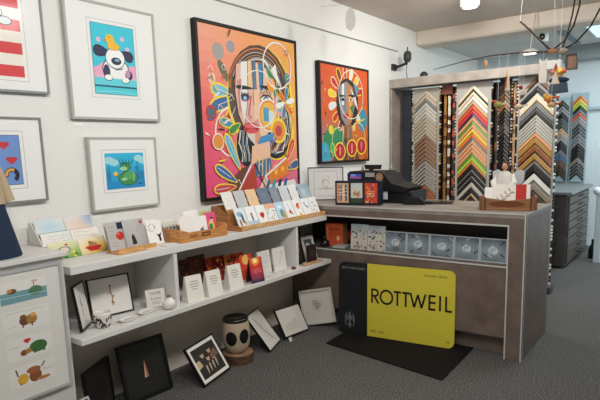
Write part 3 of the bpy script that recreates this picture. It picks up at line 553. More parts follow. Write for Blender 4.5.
def f9(A):
    for u, v, c in ((.3, .3, '#d8a24a'), (.6, .5, '#c8604a'), (.4, .7, '#8fae5a'), (.7, .22, '#e0b04a')): A.ell(u, v, .08, None, c)
fl = [(f1, 'blue landscape'), (f2, 'lighthouse'), (f3, 'red heart'), (f4, 'leafy meadow with peach top'), (f5, 'sky blue'), (f6, 'red flower'), (f7, 'red and orange bird'), (f8, 'blue dragonfly'), (f9, 'small blossoms')]
x = RY0 + .012; ww = (RL - .03) / 9
for k, (f, nm) in enumerate(fl):
    card('white card with %s picture in the stepped rack front tier' % nm, ww - .006, .16, (.390, x + ww / 2, ZT + .010), 90, 24, '#eff1f1', f, 'cards in the front tier of the stepped rack')
    x += ww

# ================================================================== lower shelf
ZL = .601
def archer(A): A.line([(.52, .9), (.5, .62), (.62, .4), (.5, .2), (.55, .05)], .07, '#9a5f34'); A.line([(.3, .62), (.62, .56)], .03, '#7a4a2a'); A.arc(.5, .55, .2, 110, 250, .02, '#c09a5a'); A.ell(.52, .9, .06, .05, '#5a3a24'); A.petal(.5, .4, .25, .12, 20, '#b8763c'); A.petal(.55, .25, .22, .1, -60, '#7a4524')
framed('framed_drawing', 'black-framed drawing of a brown archer on the lower shelf behind the cup', 'picture', .262, .235, (.225, 1.835, ZL), 80, 12, fc='#161616', fw_=.008, d=.015, win=(.085, .05, .18, .19), art=archer, mat_c='#e4dfd9', inset=.003)
framed('framed_drawing', 'black-framed drawing seen at an angle beside the white cabinet, on the lower shelf', 'picture', .20, .25, (.305, 1.60, ZL + .004), 134, 8, 3, fc='#161616', fw_=.008, d=.015, win=(.05, .05, .12, .20), art=lambda A: (A.line([(.5, .1), (.5, .9)], .08, '#5a5450'), A.line([(.2, .7), (.8, .5)], .06, '#5a5450')), mat_c='#e4dfd9', inset=.003)
o = thing('patterned_cup', 'white cup with black and brown pattern on the lower shelf', 'cup', (.375, 1.665, ZL), 90); o.scale = (.84, .84, 1.0)
mb = MB(); prof = [(.030, 0), (.042, .006), (.052, .035), (.056, .07), (.056, .088), (.052, .088), (.050, .07), (.045, .03), (.004, .012)]
mb.lathe(prof, '#e2dfda')
mb.build('cup_body', 'gloss', o)
mb = MB(); r = random.Random(3)
for k in range(60):
    a = r.random() * 6.28; z = .008 + r.random() * .05; rr = (.044 + (z / .05) * .009) if z < .035 else .0545; s_ = .006 + r.random() * .006
    mb.ball(rr * math.cos(a), rr * math.sin(a), z, .0015 + s_ * .55 * abs(math.sin(a)), .0015 + s_ * .55 * abs(math.cos(a)), s_, r.choice(['#2a2622', '#4a4038', '#6a5a4a', '#1f1c1a']), 8)
mb.build('glaze_pattern', 'gloss', o)
mb = MB(); mb.tube([(-.054, 0, .075), (-.078, -.005, .07), (-.08, -.005, .045), (-.055, 0, .035)], .006, '#3a3430'); mb.build('handle', 'gloss', o)
for y, x, l in ((1.815, .40, 'oval white lettered dish next to the patterned cup on the lower shelf'), (1.965, .375, 'oval white lettered dish in front of the lettered tile on the lower shelf')):
    o = thing('oval_dish', l, 'dish', (x, y, ZL), 95, group='oval dishes on the lower shelf')
    MB().loft([(0, 0, 0, .04, .025), (0, 0, .004, .05, .03), (0, 0, .018, .068, .042), (0, 0, .018, .063, .038), (0, 0, .008, .045, .026)], '#e3e0db', 28).build('dish_body', 'gloss', o)
    A = MB(); A.tube([(-.035 + k * .007, -.006 + .004 * math.sin(k * 2.3), .0125) for k in range(11)], .0012, '#8a8682', 5); A.build('lettering', 'paper', o)
o = thing('lettered_tile', 'square white tile with handwritten lettering standing on the lower shelf', 'sign', (.315, 2.085, ZL), 68, 12)
MB().bbox(-.062, .062, -.016, 0, 0, .112, '#dedad4', .003).build('tile', 'gloss', o)
text(None, 'HOME', .024, 0, .078, -.0165, '#6a6460', o, align='CENTER'); text(None, 'Love', .028, 0, .046, -.0165, '#7a736d', o, align='CENTER', sx=1.2); text(None, 'YOU', .024, 0, .018, -.0165, '#6a6460', o, align='CENTER')
o = thing('white_bird_ornament', 'round white ceramic ornament with a gold knob in front of the shelf divider', 'ornament', (.425, 2.10, ZL), 90)
MB().lathe([(.018, 0), (.034, .008), (.042, .03), (.036, .052), (.018, .068), (.01, .074)], '#e8e6e2').build('body', 'gloss', o)
MB().tube([(-.03, 0, .04), (-.05, 0, .055), (-.058, 0, .068)], [.009, .006, .004], '#e8e6e2').build('beak', 'gloss', o)
mb = MB(); mb.ball(0, 0, .080, .013, .013, .010, '#8a5a24'); mb.build('gold_knob', 'gloss', o)
# bay two: white paper bag lights
bag_lab = ['white paper bag light standing askew beside the shelf divider', 'white paper bag light in the middle of the three, with printed text', 'white paper bag light nearest the red sunset card']
for k, (y, x, rz) in enumerate(((2.315, .405, 80), (2.485, .41, 84), (2.69, .41, 84))):
    o = thing('paper_bag_light', bag_lab[k], 'lantern', (x, y, ZL), rz, group='white paper bag lights on the lower shelf')
    mb = MB(); w, d, h = .063, .04, .165
    mb.mesh([(-w, -d, 0), (w, -d, 0), (w, d, 0), (-w, d, 0), (-w * .95, -d * .15, h), (w * .95, -d * .15, h), (w * .95, d * .15, h), (-w * .95, d * .15, h)], [(0, 1, 5, 4), (1, 2, 6, 5), (2, 3, 7, 6), (3, 0, 4, 7), (0, 3, 2, 1)], '#e7e2d8'); mb.build('bag', 'paper', o)
    mb = MB(); 
    for i in range(4): z = .125 - i * .016; ww_ = (.028, .034, .030, .018)[i]; y_ = -d + (z / h) * (d * .85) - .0006; mb.face([(-ww_, y_, z), (ww_, y_, z), (ww_, y_ + .0012, z + .0045), (-ww_, y_ + .0012, z + .0045)], '#8c857c')
    mb.build('printed_text', 'paper', o)
def darkred(A):
    r = random.Random(5)
    for k in range(30): A.ell(r.random() * .9 + .05, r.random() * .9 + .05, .05, None, r.choice(['#6a2c22', '#8a3a2a', '#a8583c', '#3a1a18']))
card('beige card leaning behind the first paper bag light', .10, .20, (.15, 2.30, ZL), 90, 10, '#c9bca8', None, name='leaning_card')
for k in range(2): card(('dark red patterned photo card leaning at the back, left one of two', 'dark red patterned photo card leaning at the back, just right of its twin')[k], .16, .215, (.14 + .035 * (1 - k), 2.52 + k * .10, ZL), 90, 10, '#4a2420', darkred, 'dark red photo cards on the lower shelf', t=.012, name='photo_card')
for k in range(4):
    c = ['#b83a24', '#8f2a22', '#c9783c', '#d8452a'][k]
    card('%s card in the row leaning behind the paper bags' % ['orange-red', 'dark red', 'tan', 'bright red'][k], .11, .185, (.17 + .022 * k, 2.74 + .075 * k, ZL), 90, 12, c, (lambda A, k=k: pic(['#3a1a1a', '#e8a050', '#7a2418'], 20 + k)(A)), 'red cards leaning at the back of the lower shelf', name='photo_card')
def sunset(A):
    A.grad([['#4a3a5c', '#5a4468', '#3c3450'], ['#c0303a', '#d0363a', '#b82c3c'], ['#c8322c', '#e8602c', '#c8322c']])
    for r_, c in ((.34, '#e8702c'), (.26, '#f0a03a'), (.18, '#f6d06a'), (.11, '#fbf0c8')): A.ell(.48, .88, r_, r_ * .62, c)
    r = random.Random(6)
    for k in range(12): A.poly([(k / 12, 0), (k / 12 + .07, 0), (k / 12 + .03, .1 + r.random() * .12)], '#2c2638')
    A.scribble(.2, .38, .85, .55, '#f0c8b8', 3, .012, 2)
o = thing('tent_card', 'red and purple sunset tent card standing on the lower shelf', 'card', (.43, 2.90, ZL), 84)
MB().mesh([(-.063, -.035, 0), (.063, -.035, 0), (.063, 0, .18), (-.063, 0, .18), (-.063, .035, 0), (.063, .035, 0)], [(0, 1, 2, 3), (5, 4, 3, 2)], '#26202a').build('sheet', 'paper', o)
A = Art(-.063, 0, .126, .183, -.0012); sunset(A); q = A.build('print', 'paper', o); q.location = (0, -.035, 0); q.rotation_euler = (R(-11), 0, 0)
card('bright red card standing right behind the sunset tent card', .12, .185, (.33, 2.93, ZL), 86, 8, '#d8452a', lambda A: (A.ell(.5, .8, .3, .2, '#f0c060'), A.ell(.8, .9, .12, .08, '#e03a24')), name='photo_card')
def ink(s):
    def f(A):
        r = random.Random(s)
        for k in range(16): u = .15 + r.random() * .6; v = .25 + r.random() * .6; A.arc(u, v, .05 + r.random() * .06, r.random() * 360, r.random() * 360 + 200, .008, '#8a8780', n=10)
    return f
card('white ink-drawing panel standing left of its twin on the lower shelf', .135, .18, (.33, 3.13, ZL), 88, 8, '#dbd8d3', ink(1), 'white ink-drawing panels', t=.014, name='drawing_panel', cat='picture')
card('white ink-drawing panel with faint face, next to the second shelf divider', .145, .185, (.355, 3.285, ZL), 88, 8, '#dedbd6', ink(2), 'white ink-drawing panels', t=.014, name='drawing_panel', cat='picture')
tag(MB().bbox(-.07, .07, -.05, .05, 0, .012, '#cfccc7', .003).build('white_lid', 'paper', None, (.10, 3.30, .572)), 'flat white box lying behind the ink-drawing panels', 'box') if False else None
tags_xy = [(.30, 3.13), (.345, 3.11), (.33, 3.2), (.36, 3.22), (.31, 3.28), (.355, 3.33), (.32, 3.39), (.365, 3.17)]
for k, (x, y) in enumerate(tags_xy):
    x += .07; y -= .08
    tag(MB().loft([(0, 0, 0, .026, .018), (0, 0, .006, .026, .018)], '#dad7d0', 12).build('white_tag', 'paper', None, (x, y, ZL), (0, 0, R(k * 37))), 'small flat white token scattered before the white ink-drawing panels', 'token', 'scattered white tokens')
o = tag(MB().loft([(0, 0, 0, .02, .014), (0, 0, .012, .022, .016), (0, 0, .02, .01, .008)], '#7a3a2a', 12).build('red_stone', 'matte', None, (.425, 3.375, ZL)), 'small dark red stone on the lower shelf by the second divider', 'ornament')
# bay three
card('pale blue and white sheet leaning next to the second divider', .09, .24, (.33, 3.50, ZL), 100, 6, '#c4d8dc', lambda A: (A.ell(.4, .2, .3, .12, '#6aa88a'), A.ell(.6, .6, .3, .2, '#e6eef0')), name='leaning_sheet')
framed('framed_photo', 'dark-framed picture of a person and cat leaning in the right bay of the shelf', 'picture', .20, .27, (.20, 3.70, ZL), 86, 10, fc='#221d1c', fw_=.014, d=.018, mat_c='#54504a', art=lambda A: (A.rect(0, 0, 1, 1, '#3a3a38'), A.ell(.3, .78, .35, .14, '#5a6a2c'), A.ell(.55, .78, .18, .14, '#b87a5a'), A.ell(.55, .86, .2, .1, '#3a2a22'), A.ell(.6, .5, .35, .2, '#5a6a7a'), A.ell(.3, .35, .2, .15, '#c88a50'), A.ell(.8, .3, .14, .12, '#d8a070')))
framed('framed_photo', 'light grey framed dark print leaning at the open end of the lower shelf', 'picture', .15, .20, (.31, 3.775, ZL), 82, 18, fc='#b9b4ae', fw_=.026, d=.018, mat_c='#4a4c4e', art=lambda A: A.ell(.45, .5, .3, .3, '#c4c2bf'))
card('small black book with faint lettering in the right bay of the shelf', .10, .145, (.385, 3.68, ZL), 82, 4, '#2a1c1a', lambda A: A.scribble(.2, .35, .8, .7, '#7a5a50', 3, .02, 3), t=.018, name='small_book', cat='book')
framed('framed_photo', 'thin black frame leaning against the second divider in the right bay', 'picture', .13, .23, (.345, 3.58, ZL), 104, 12, fc='#141212', fw_=.012, d=.02, mat_c='#2a2422', art=lambda A: (A.ell(.3, .6, .2, .2, '#b8683c'), A.ell(.6, .8, .2, .1, '#8a6a4a')))
tag(MB().bbox(-.12, .12, -.025, .025, 0, .012, '#c79a70', .003).build('wooden_strip', 'wood', None, (.435, 3.62, ZL), (0, 0, R(86))), 'light wooden strip lying on the shelf before the small black book', 'wood strip')

# ================================================================== niche of the counter
ZN = .691
o = thing('orange_box', 'orange gift box with dark lettering at the left end of the counter niche', 'box', (.415, 4.04, ZN), 6)
MB().bbox(-.085, .085, -.05, .05, 0, .20, '#c4542e', .002).build('carton', 'paper', o)
MB().box(.0852, .087, -.05, .05, 0.002, .198, '#a8734a').build('side_label', 'paper', o)
A = Art(-.08, .005, .16, .19, -.0508); A.scribble(.2, .68, .8, .85, '#4a2018', 2, .03, 3); A.ell(.75, .35, .1, .12, '#e8b090'); A.rect(.05, .1, .15, .9, '#d87a4a'); A.build('print', 'paper', o)
o = thing('black_figurine', 'small round black figurine in front of the orange gift box', 'figurine', (.36, 3.93, .692), 0)
MB().lathe([(.03, 0), (.045, .02), (.038, .05), (.02, .065)], '#15130f').build('body', 'gloss', o); MB().ball(0, 0, .082, .021, c='#15130f').build('head', 'gloss', o)
o = thing('red_heart_ornament', 'dark red heart ornament beside the orange gift box in the niche', 'ornament', (.555, 4.10, ZN), 0)
MB().prism([(0, 0), (.045, .06), (.055, .10), (.035, .125), (.0, .105), (-.035, .125), (-.055, .10), (-.045, .06)], '#8c2a1c', 'y', -.015, .015).build('heart', 'matte', o)
tag(MB().bbox(-.06, .06, -.06, .06, 0, .02, '#aaa8a4', .003).build('flat_book', 'paper', None, (.515, 3.955, ZN), (0, 0, R(8))), 'flat light grey booklet lying before the red heart ornament', 'book')
def litho(s):
    def f(A):
        r = random.Random(s); A.grad([['#c4bcae', '#b8b0a4', '#c0b8aa'], ['#cfc9bd', '#c6c2b8', '#cdc6b8'], ['#9fb0ba', '#8fa3b0', '#b8c0c0']])
        for k in range(40): A.ell(r.random(), r.random() * .8, .03 + r.random() * .03, None, r.choice(['#3d4a58', '#8a6a4a', '#5a5450', '#d8d2c4', '#a89880', '#44566a']))
        A.line([(0, 0), (1, 0), (1, 1), (0, 1), (0, 0)], .04, '#d8d5ce')
    return f
card('crowded city sketch panel, left of the pair in the counter niche', .155, .215, (.70, 3.955, ZN), 3, 6, '#cfccc5', litho(1), 'city sketch panels in the counter niche', t=.015, name='sketch_panel', cat='picture')
card('crowded city sketch panel, right of the pair in the counter niche', .155, .21, (.865, 3.955, ZN), 3, 6, '#cfccc5', litho(2), 'city sketch panels in the counter niche', t=.015, name='sketch_panel', cat='picture')
pos = ['next to the city sketch panels', 'second after the city sketch panels', 'middle of the row of five', 'second from the counter end', 'nearest the counter end']
for k in range(5):
    def ph(A, k=k):
        r = random.Random(30 + k); A.grad([['#6d7a82', '#5a666e', '#788890'], ['#7f8e96', '#93a2aa', '#6f7e88'], ['#4a5660', '#5f6c76', '#46525c']])
        for j in range(9): u, v = r.random(), r.random(); A.line([(u, v), (u + .16, v + .16 * (1 if j % 2 else -1))], .05, r.choice(['#2c3238', '#b4bec4', '#262a30', '#8e9aa2']))
        A.ell(.5, .5, .2, .17, '#c3ccd0'); A.ell(.42, .42, .1, .09, '#aab6ba'); A.scribble(.38, .5, .62, .62, '#5a666c', 2, .02, k); A.ell(.62 if k != 1 else .75, .3, .04, .04, '#b08a94')
    framed('glass_picture', 'square bluish glass picture in the niche, %s' % pos[k], 'picture', .193, .178, (1.045 + .1965 * k, 3.945, ZN), 0, 5, fc='#b6b9ba', fw_=.008, d=.012, art=ph, group='square glass pictures in the counter niche', inset=.002)

# ================================================================== things on the counter
ZC = 1.0715
def generic(A): A.line([(.1, .25), (.9, .25)], .02, '#2a2a2a'); A.arc(.5, .5, .18, 0, 300, .015, '#2a2a2a'); A.arc(.42, .62, .1, 40, 260, .015, '#2a2a2a'); A.ell(.55, .32, .05, None, '#dcae3a'); A.line([(.55, .9), (.7, .8), (.64, .7)], .012, '#2a2a2a')
framed('framed_drawing', 'thin black-framed line drawing leaning on the wall at the counter corner', 'picture', .335, .31, (.175, 4.24, ZC), 35, 3, fc='#2a2a2a', fw_=.008, d=.012, win=(.08, .06, .255, .25), art=generic, line_c='#7a7a78', mat_c='#e3e2df')
o = thing('triple_photo_stand', 'dark navy folding stand holding three colourful small prints on the counter', 'photo stand', (.675, 3.975, ZC), 14)
mb = MB(); bars(mb, -.19, .19, 0, .205, .010, -.03, .0, '#1b2233'); mb.box(-.18, .18, -.018, -.002, .01, .195, '#1b2233')
mb.box(-.068, -.055, -.032, 0, .01, .195, '#1b2233'); mb.box(.052, .066, -.032, 0, .01, .195, '#1b2233'); mb.build('stand', 'paint', o)
MB().bbox(.1905, .208, -.035, .06, 0, .20, '#141b2c', .003).build('end_leaf', 'paint', o)
def tp(k):
    def f(A):
        r = random.Random(40 + k)
        if k == 0: A.rect(0, 0, 1, 1, '#c9a888'); [A.rect(.1 + i * .2, .1, .22 + i * .2, .9, ('#d8602c', '#4a6a9a', '#e0c8a0', '#2c3c5c')[i]) for i in range(4)]; A.scribble(.1, .3, .9, .8, '#f0e0c8', 3, .05, 4)
        elif k == 1:
            A.rect(0, 0, 1, 1, '#ccd2c8'); A.rect(0, 0, 1, .25, '#3a4a3a')
            for i in range(9): A.petal(.5, .45, .35, .12, i * 40, ('#c8302c', '#3f8f4a', '#e8c23c', '#e0604a')[i % 4])
        else:
            A.rect(0, 0, 1, 1, '#d0502c')
            for i in range(34): A.ell(r.random(), r.random(), .09, None, r.choice(['#e8883c', '#c8303c', '#f0b85a', '#b8405a', '#7a3a6a']))
            A.scribble(.2, .3, .8, .6, '#f0c8a0', 4, .03, 5)
    return f
for k, (x0, w) in enumerate(((-.178, .108), (-.053, .103), (.068, .110))):
    q = card('small colourful print in the dark folding stand: %s' % ('blue and orange bars, left', 'flowers on pale ground, middle', 'orange and red, right')[k], w, .168, (0, 0, 0), 14, 0, '#dddddd', tp(k), 'small prints in the folding stand', name='small_print', cat='picture')
    ux = x0 + w / 2; q.location = (.675 + ux * math.cos(R(14)) + .0205 * math.sin(R(14)), 3.975 + ux * math.sin(R(14)) - .0205 * math.cos(R(14)), ZC + .018)
# cash register
o = thing('cash_register', 'black cash register with labels and a customer display on the counter', 'cash register', (.78, 4.33, ZC), 0)
K1 = '#17171a'
MB().bbox(-.30, .28, -.12, .20, 0, .105, K1, .008).build('cash_drawer', 'paint', o)
MB().prism([(-.33, .10), (.24, .10), (.26, .13), (.10, .17), (.03, .25), (-.02, .272), (-.31, .272), (-.335, .25)], '#1c1c1f', 'y', -.14, .16).build('register_body', 'paint', o)
mb = MB(); mb.box(-.19, -.16, 0, .03, .272, .29, K1); mb.prism([(-.22, .285), (-.08, .285), (-.07, .325), (-.23, .325)], '#101012', 'y', -.02, .02); mb.build('display', 'gloss', o)
A = Art(-.31, .205, .12, .045, -.1405); A.rect(0, 0, 1, 1, '#3a64c8'); A.rect(.05, .1, .95, .45, '#c05a9a'); A.rect(.1, .5, .5, .9, '#8fb4e8'); A.build('blue_label', 'paper', o)
A = Art(-.15, .225, .09, .035, -.1405); A.rect(0, 0, 1, 1, '#b9b9b9'); A.scribble(.1, .1, .9, .9, '#55555a', 2, .03, 2); A.build('grey_label', 'paper', o)
A = Art(-.05, .185, .075, .075, -.1405); A.ell(.5, .5, .48, .48, '#b58a6c'); A.ell(.5, .5, .36, .36, '#8f6a50'); A.scribble(.25, .3, .75, .7, '#d0b09a', 3, .06, 2); A.build('round_label', 'paper', o)
MB().box(-.0, .06, -.128, -.122, .03, .10, '#c9d6dc').build('paper_slip', 'paper', o)
for x in (-.29, -.0): 
    MB().lathe([(.012, .272), (.012, .31), (.008, .315)], '#8a8a8c', x, .06, 12).build('post', 'metal', o)
o = thing('barcode_scanner', 'black handheld scanner lying beside the cash register', 'scanner', (1.10, 4.17, ZC), 10)
MB().prism([(-.08, 0), (.09, 0), (.10, .02), (.05, .06), (-.05, .065), (-.085, .03)], '#151517', 'y', -.035, .035).build('scanner_body', 'paint', o)
MB().tube([(.09, 0, .02), (.12, .0, .018), (.14, .03, .014)], .010, '#151517').build('grip', 'paint', o)
o = thing('payment_dish', 'flat dark coin dish with a light rim on the counter', 'tray', (1.25, 4.33, ZC), 20)
MB().prism([(-.12, -.07), (.11, -.08), (.13, .07), (-.10, .08)], '#26231f', 'z', .008, .016).build('dish', 'gloss', o); MB().prism([(-.09, -.05), (.09, -.05), (.09, .05), (-.09, .05)], '#b5ada2', 'z', 0, .0078).build('foot', 'paint', o)
# crate
o = thing('wooden_crate', 'rustic brown wooden crate with folded papers at the counter corner', 'crate', (1.875, 4.12, ZC), 14)
Bw = '#8a5c36'
mb = MB(); mb.prism([(-.18, .0), (.18, .0), (.18, .085), (.15, .085), (0, .068), (-.15, .088), (-.18, .085)], Bw, 'y', -.09, -.075); mb.build('front_board', 'wood', o)
A = Art(-.17, .005, .34, .078, -.0905); A.ell(.48, .5, .36, .3, '#6c3f24'); A.rect(0, .0, 1, .12, '#a5754a'); A.build('stained_mark', 'paper', o)
MB().box(-.18, .18, .075, .09, 0, .085, Bw).build('rear_board', 'wood', o); MB().box(-.17, .17, -.074, .074, 0, .01, Bw).build('crate_bottom', 'wood', o)
for s_ in (-1, 1): MB().bbox(s_ * .185 - .012, s_ * .185 + .012, -.092, .092, 0, .10, '#7a4c2a', .006).build('end_board', 'wood', o)
mb = MB()
for s_ in (-1, 1): mb.tube([(s_ * .155, -.094, .0), (s_ * .156, -.097, .05), (s_ * .157, -.094, .098)], .004, '#3a2a20', 6)
mb.build('cord', 'matte', o)
def fern(A):
    A.rect(.62, 0, .9, 1, '#b8322c'); A.line([(.1, .1), (.55, .7)], .02, '#8a8a70')
    for k in range(8): A.petal(.15 + k * .05, .15 + k * .07, .16, .04, 20 + 100 * (k % 2), '#8f9078')
card('folded paper with a grey fern and red band in the wooden crate', .26, .175, (1.90, 4.10, ZC + .014), 14, 22, '#e4ddd4', fern, t=.008, name='folded_paper', cat='paper')
card('plain white folded paper at the left in the wooden crate', .17, .155, (1.80, 4.08, ZC + .014), 14, 24, '#e8e6e2', lambda A: A.scribble(.1, .1, .9, .5, '#c4c0ba', 2, .01, 3), t=.004, name='folded_paper', cat='paper')
# angel
o = thing('angel_figurine', 'white-robed angel figurine with brown hair behind the wooden crate', 'figurine', (1.775, 4.38, ZC), -10)
MB().loft([(0, 0, 0, .10, .06), (0, 0, .01, .104, .064), (0, 0, .12, .085, .052), (0, 0, .2, .07, .045), (0, 0, .25, .045, .035), (0, 0, .268, .02, .02)], '#d9d6d0', 26).build('robe', 'matte', o)
mb = MB(); mb.tube([(-.055, 0, .235), (-.085, -.02, .18), (-.06, -.055, .14), (-.01, -.062, .145)], [.02, .026, .022, .014], '#dedbd5', 10); mb.tube([(.055, 0, .235), (.085, -.02, .18), (.06, -.055, .14), (.01, -.062, .145)], [.02, .026, .022, .014], '#dedbd5', 10); mb.build('sleeves', 'matte', o)
mb = MB(); mb.loft([(0, 0, .262, .012, .012), (0, 0, .28, .013, .013)], '#c9967a', 12); mb.ball(0, -.002, .302, .024, .024, .03, '#cf9f84'); mb.ball(0, -.027, .300, .004, .005, .006, '#c48f74'); mb.ball(-.009, -.024, .307, .003, .002, .002, '#2a1c16', 8); mb.ball(.009, -.024, .307, .003, .002, .002, '#2a1c16', 8); mb.ball(0, -.024, .289, .007, .002, .002, '#9a4a40', 8); mb.build('head', 'matte', o)
mb = MB(); mb.ball(0, .009, .312, .030, .027, .030, '#5c3423'); mb.ball(-.022, .006, .29, .012, .014, .022, '#5c3423'); mb.ball(.022, .006, .29, .012, .014, .022, '#5c3423'); mb.build('hair', 'matte', o)
for s_ in (-1, 1):
    mb = MB(); mb.prism([(s_ * .015, .14), (s_ * .07, .12), (s_ * .125, .19), (s_ * .13, .26), (s_ * .09, .275), (s_ * .04, .25)], '#c6c8ca', 'y', .05, .062); mb.build('wing', 'matte', o)

# ================================================================== sign and mat
mt = tag(MB().prism([(.68, 3.44), (1.72, 3.27), (1.70, 3.955), (.66, 3.955)], '#0b0a0a', 'z', .001, .009).build('black_mat', 'matte'), 'black rectangular mat lying on the carpet in front of the counter', 'mat')
o = thing('rottweil_sign', 'large yellow and black card-shaped board reading ROTTWEIL leaning on the counter', 'sign', (1.108, 3.80, .0095), 6.2, 1.5)
def rrect(x0, x1, z0, z1, r, left=True, right=True, n=6):
    P = []
    for cx, cz, a, on in ((x1 - r, z0 + r, -90, right), (x1 - r, z1 - r, 0, right), (x0 + r, z1 - r, 90, left), (x0 + r, z0 + r, 180, left)):
        if on: P += [(cx + r * math.cos(R(a + 90 * i / n)), cz + r * math.sin(R(a + 90 * i / n))) for i in range(n + 1)]
        else: P.append((x1 if a in (-90, 0) else x0, z0 if a in (-90, 180) else z1))
    return P
SX = -.490; SM = -.232; SE = .482; SH = .605
MB().prism(rrect(SX, SM, 0, SH, .05, True, False), '#1d1e20', 'y', -.018, 0).build('black_panel', 'paint', o)
MB().prism(rrect(SM, SE, 0, SH, .05, False, True), '#d4c540', 'y', -.018, 0).build('yellow_panel', 'paint', o)
mb = MB(); A = Art(0, 0, 1, 1, -.0185); A.clip = False; BK = '#1a1712'; z0, z1, w = .285, .405, .017; H_ = z1 - z0; x = -.218
def L(*p): A.line(p, w, BK)
# R O T T W E I L drawn as geometric strokes
def glyph_R(x): L((x, z0), (x, z1)); A.line([(x, z1 - .007), (x + .03, z1 - .007)], w, BK); A.arc(x + .03, z1 - .007 - .026, .026, 90, -90, w, BK); A.line([(x, z1 - .059), (x + .03, z1 - .059)], w, BK); L((x + .022, z1 - .059), (x + .062, z0))
def glyph_T(x): A.line([(x - .033, z1 - .007), (x + .033, z1 - .007)], w, BK); L((x, z0), (x, z1 - .008))
glyph_R(x); A.arc(x + .135, (z0 + z1) / 2, .055, 0, 360, w, BK, rv=.055)
glyph_T(x + .235); glyph_T(x + .310)
wx = x + .350; L((wx, z1), (wx + .034, z0 + .006)); L((wx + .034, z0 + .006), (wx + .066, z1 - .01)); L((wx + .066, z1 - .01), (wx + .098, z0 + .006)); L((wx + .098, z0 + .006), (wx + .132, z1))
ex = x + .515; L((ex, z0), (ex, z1)); [A.line([(ex, zz), (ex + .052, zz)], w, BK) for zz in (z0 + .007, (z0 + z1) / 2, z1 - .007)]
ix = x + .605; L((ix, z0), (ix, z1)); lx = x + .655; L((lx, z0), (lx, z1)); A.line([(lx, z0 + .007), (lx + .05, z0 + .007)], w, BK)
A.v = [(-.190 + (vx + .218) * .925, vy, vz) for vx, vy, vz in A.v]
A.build('lettering', 'paper', o)
text(None, 'ROTTWEILCARD', .027, SX + .03, SH - .055, -.0185, '#8d8f90', o, 'small_lettering')
text(None, 'kommt näher.', .032, .245, SH - .06, -.0185, '#3f3a18', o, 'small_lettering')
text(None, 'NR. 133', .034, -.205, .035, -.0185, '#3f3a18', o, 'small_lettering')
text(None, 'M', .032, .42, .035, -.0185, '#3f3a18', o, 'small_lettering')
A = Art(SX + .045, .05, .11, .14, -.0186); G = '#77797b'
A.line([(.5, .05), (.5, .85)], .10, G); A.ell(.5, .9, .07, .06, G); A.poly([(.38, .9), (.5, .94), (.5, .88)], G)
for s_ in (-1, 1):
    for k in range(5): A.line([(.5 + s_ * .08, .62 - k * .02), (.5 + s_ * (.26 + .03 * k), .88 - k * .12), (.5 + s_ * (.40 - .02 * k), .62 - k * .13)], .05, G)
    A.line([(.5, .3), (.5 + s_ * .2, .12)], .05, G)
A.line([(.5, .25), (.42, .0)], .05, G); A.line([(.5, .25), (.58, .0)], .05, G)
A.build('eagle_emblem', 'paper', o)

# ================================================================== things on the floor
def group_photo(A):
    A.rect(0, 0, 1, 1, '#231c1a'); A.ell(.5, .55, .5, .3, '#2c2220')
    for u, v in ((.33, .72), (.66, .76), (.5, .55), (.72, .52)): A.ell(u, v, .07, .10, '#c9a488'); A.ell(u, v + .08, .08, .06, '#191312')
    A.poly([(0, .35), (.2, .4), (.15, .62), (0, .6)], '#c9b08a'); A.poly([(.62, .6), (.9, .75), (.95, .5), (.7, .45)], '#7a5c46')
    for k in range(4): A.petal(.28 + k * .15, .08 + k * .02, .26, .07, 82, '#cbb6a2')
framed('framed_photo', 'black-framed photograph of a dark group portrait leaning by the vase on the carpet', 'picture', .325, .285, (.415, 2.475, .006), 100, 31, -2, fc='#121212', fw_=.012, d=.018, win=(.035, .035, .29, .25), art=group_photo, mat_c='#e8e4de', inset=.003)
framed('framed_drawing', 'black-framed drawing of a long diagonal twig leaning to the right of the vase', 'picture', .25, .33, (.38, 3.155, .010), 108, 36, -2, fc='#141414', fw_=.008, d=.015, win=(.05, .04, .20, .29), art=lambda A: (A.line([(.85, .02), (.5, .4), (.15, .98)], .05, '#6a6660'), A.scribble(.2, .1, .8, .9, '#a5a099', 8, .02, 3)), mat_c='#d9d4cc', inset=.003)
def twigs(A):
    A.line([(.0, .05), (1, .0)], .008, '#7a756c')
    for k in range(6): A.line([(.05 + k * .13, .08), (.08 + k * .13, .35 + .05 * k)], .018, '#6c675e')
    A.line([(.85, .1), (.95, .95)], .012, '#7a756c')
framed('framed_drawing', 'black-framed line drawing of twigs leaning under the shelf, second from the counter', 'picture', .335, .245, (.36, 3.475, .012), 92, 30, 4, fc='#141414', fw_=.008, d=.015, win=(.06, .05, .275, .19), art=twigs, mat_c='#d9d4cc', inset=.003)
framed('framed_drawing', 'white deep-framed ornament drawing leaning on the carpet next to the counter', 'picture', .29, .31, (.395, 3.785, .028), 25, 3, -9, fc='#c9c4bc', fw_=.012, d=.03, win=(.085, .10, .205, .225), art=lambda A: [A.arc(.2 + .6 * rnd.random(), .2 + .6 * rnd.random(), .12, 0, 300, .02, '#8a857d', n=12) for k in range(22)], mat_c='#cdc8bf', inset=.02)
tag(MB().box(-.02, .02, -.001, .001, 0, .035, '#d8d6d2').build('price_tag', 'paper', None, (.41, 3.33, .002), (R(-20), 0, R(95))), 'tiny white price tag at the corner of the twig drawing', 'label')
framed('framed_poster', 'large black frame with dark picture and a small orange cone leaning below the shelf', 'picture', .34, .37, (.25, 2.035, .006), 86, 14, fc='#0e0e0e', fw_=.02, d=.02, win=(.10, .08, .24, .27), art=lambda A: (A.rect(0, 0, 1, 1, '#0f0e0d'), A.poly([(.40, .25), (.62, .25), (.52, .85)], '#a9684a'), A.poly([(.40, .25), (.48, .25), (.5, .8)], '#d9b48a'), A.line([(1, 0), (1, 1)], .01, '#6a6a68'), A.line([(0, .1), (.8, .05)], .01, '#4a4a48')), mat_c='#121110')
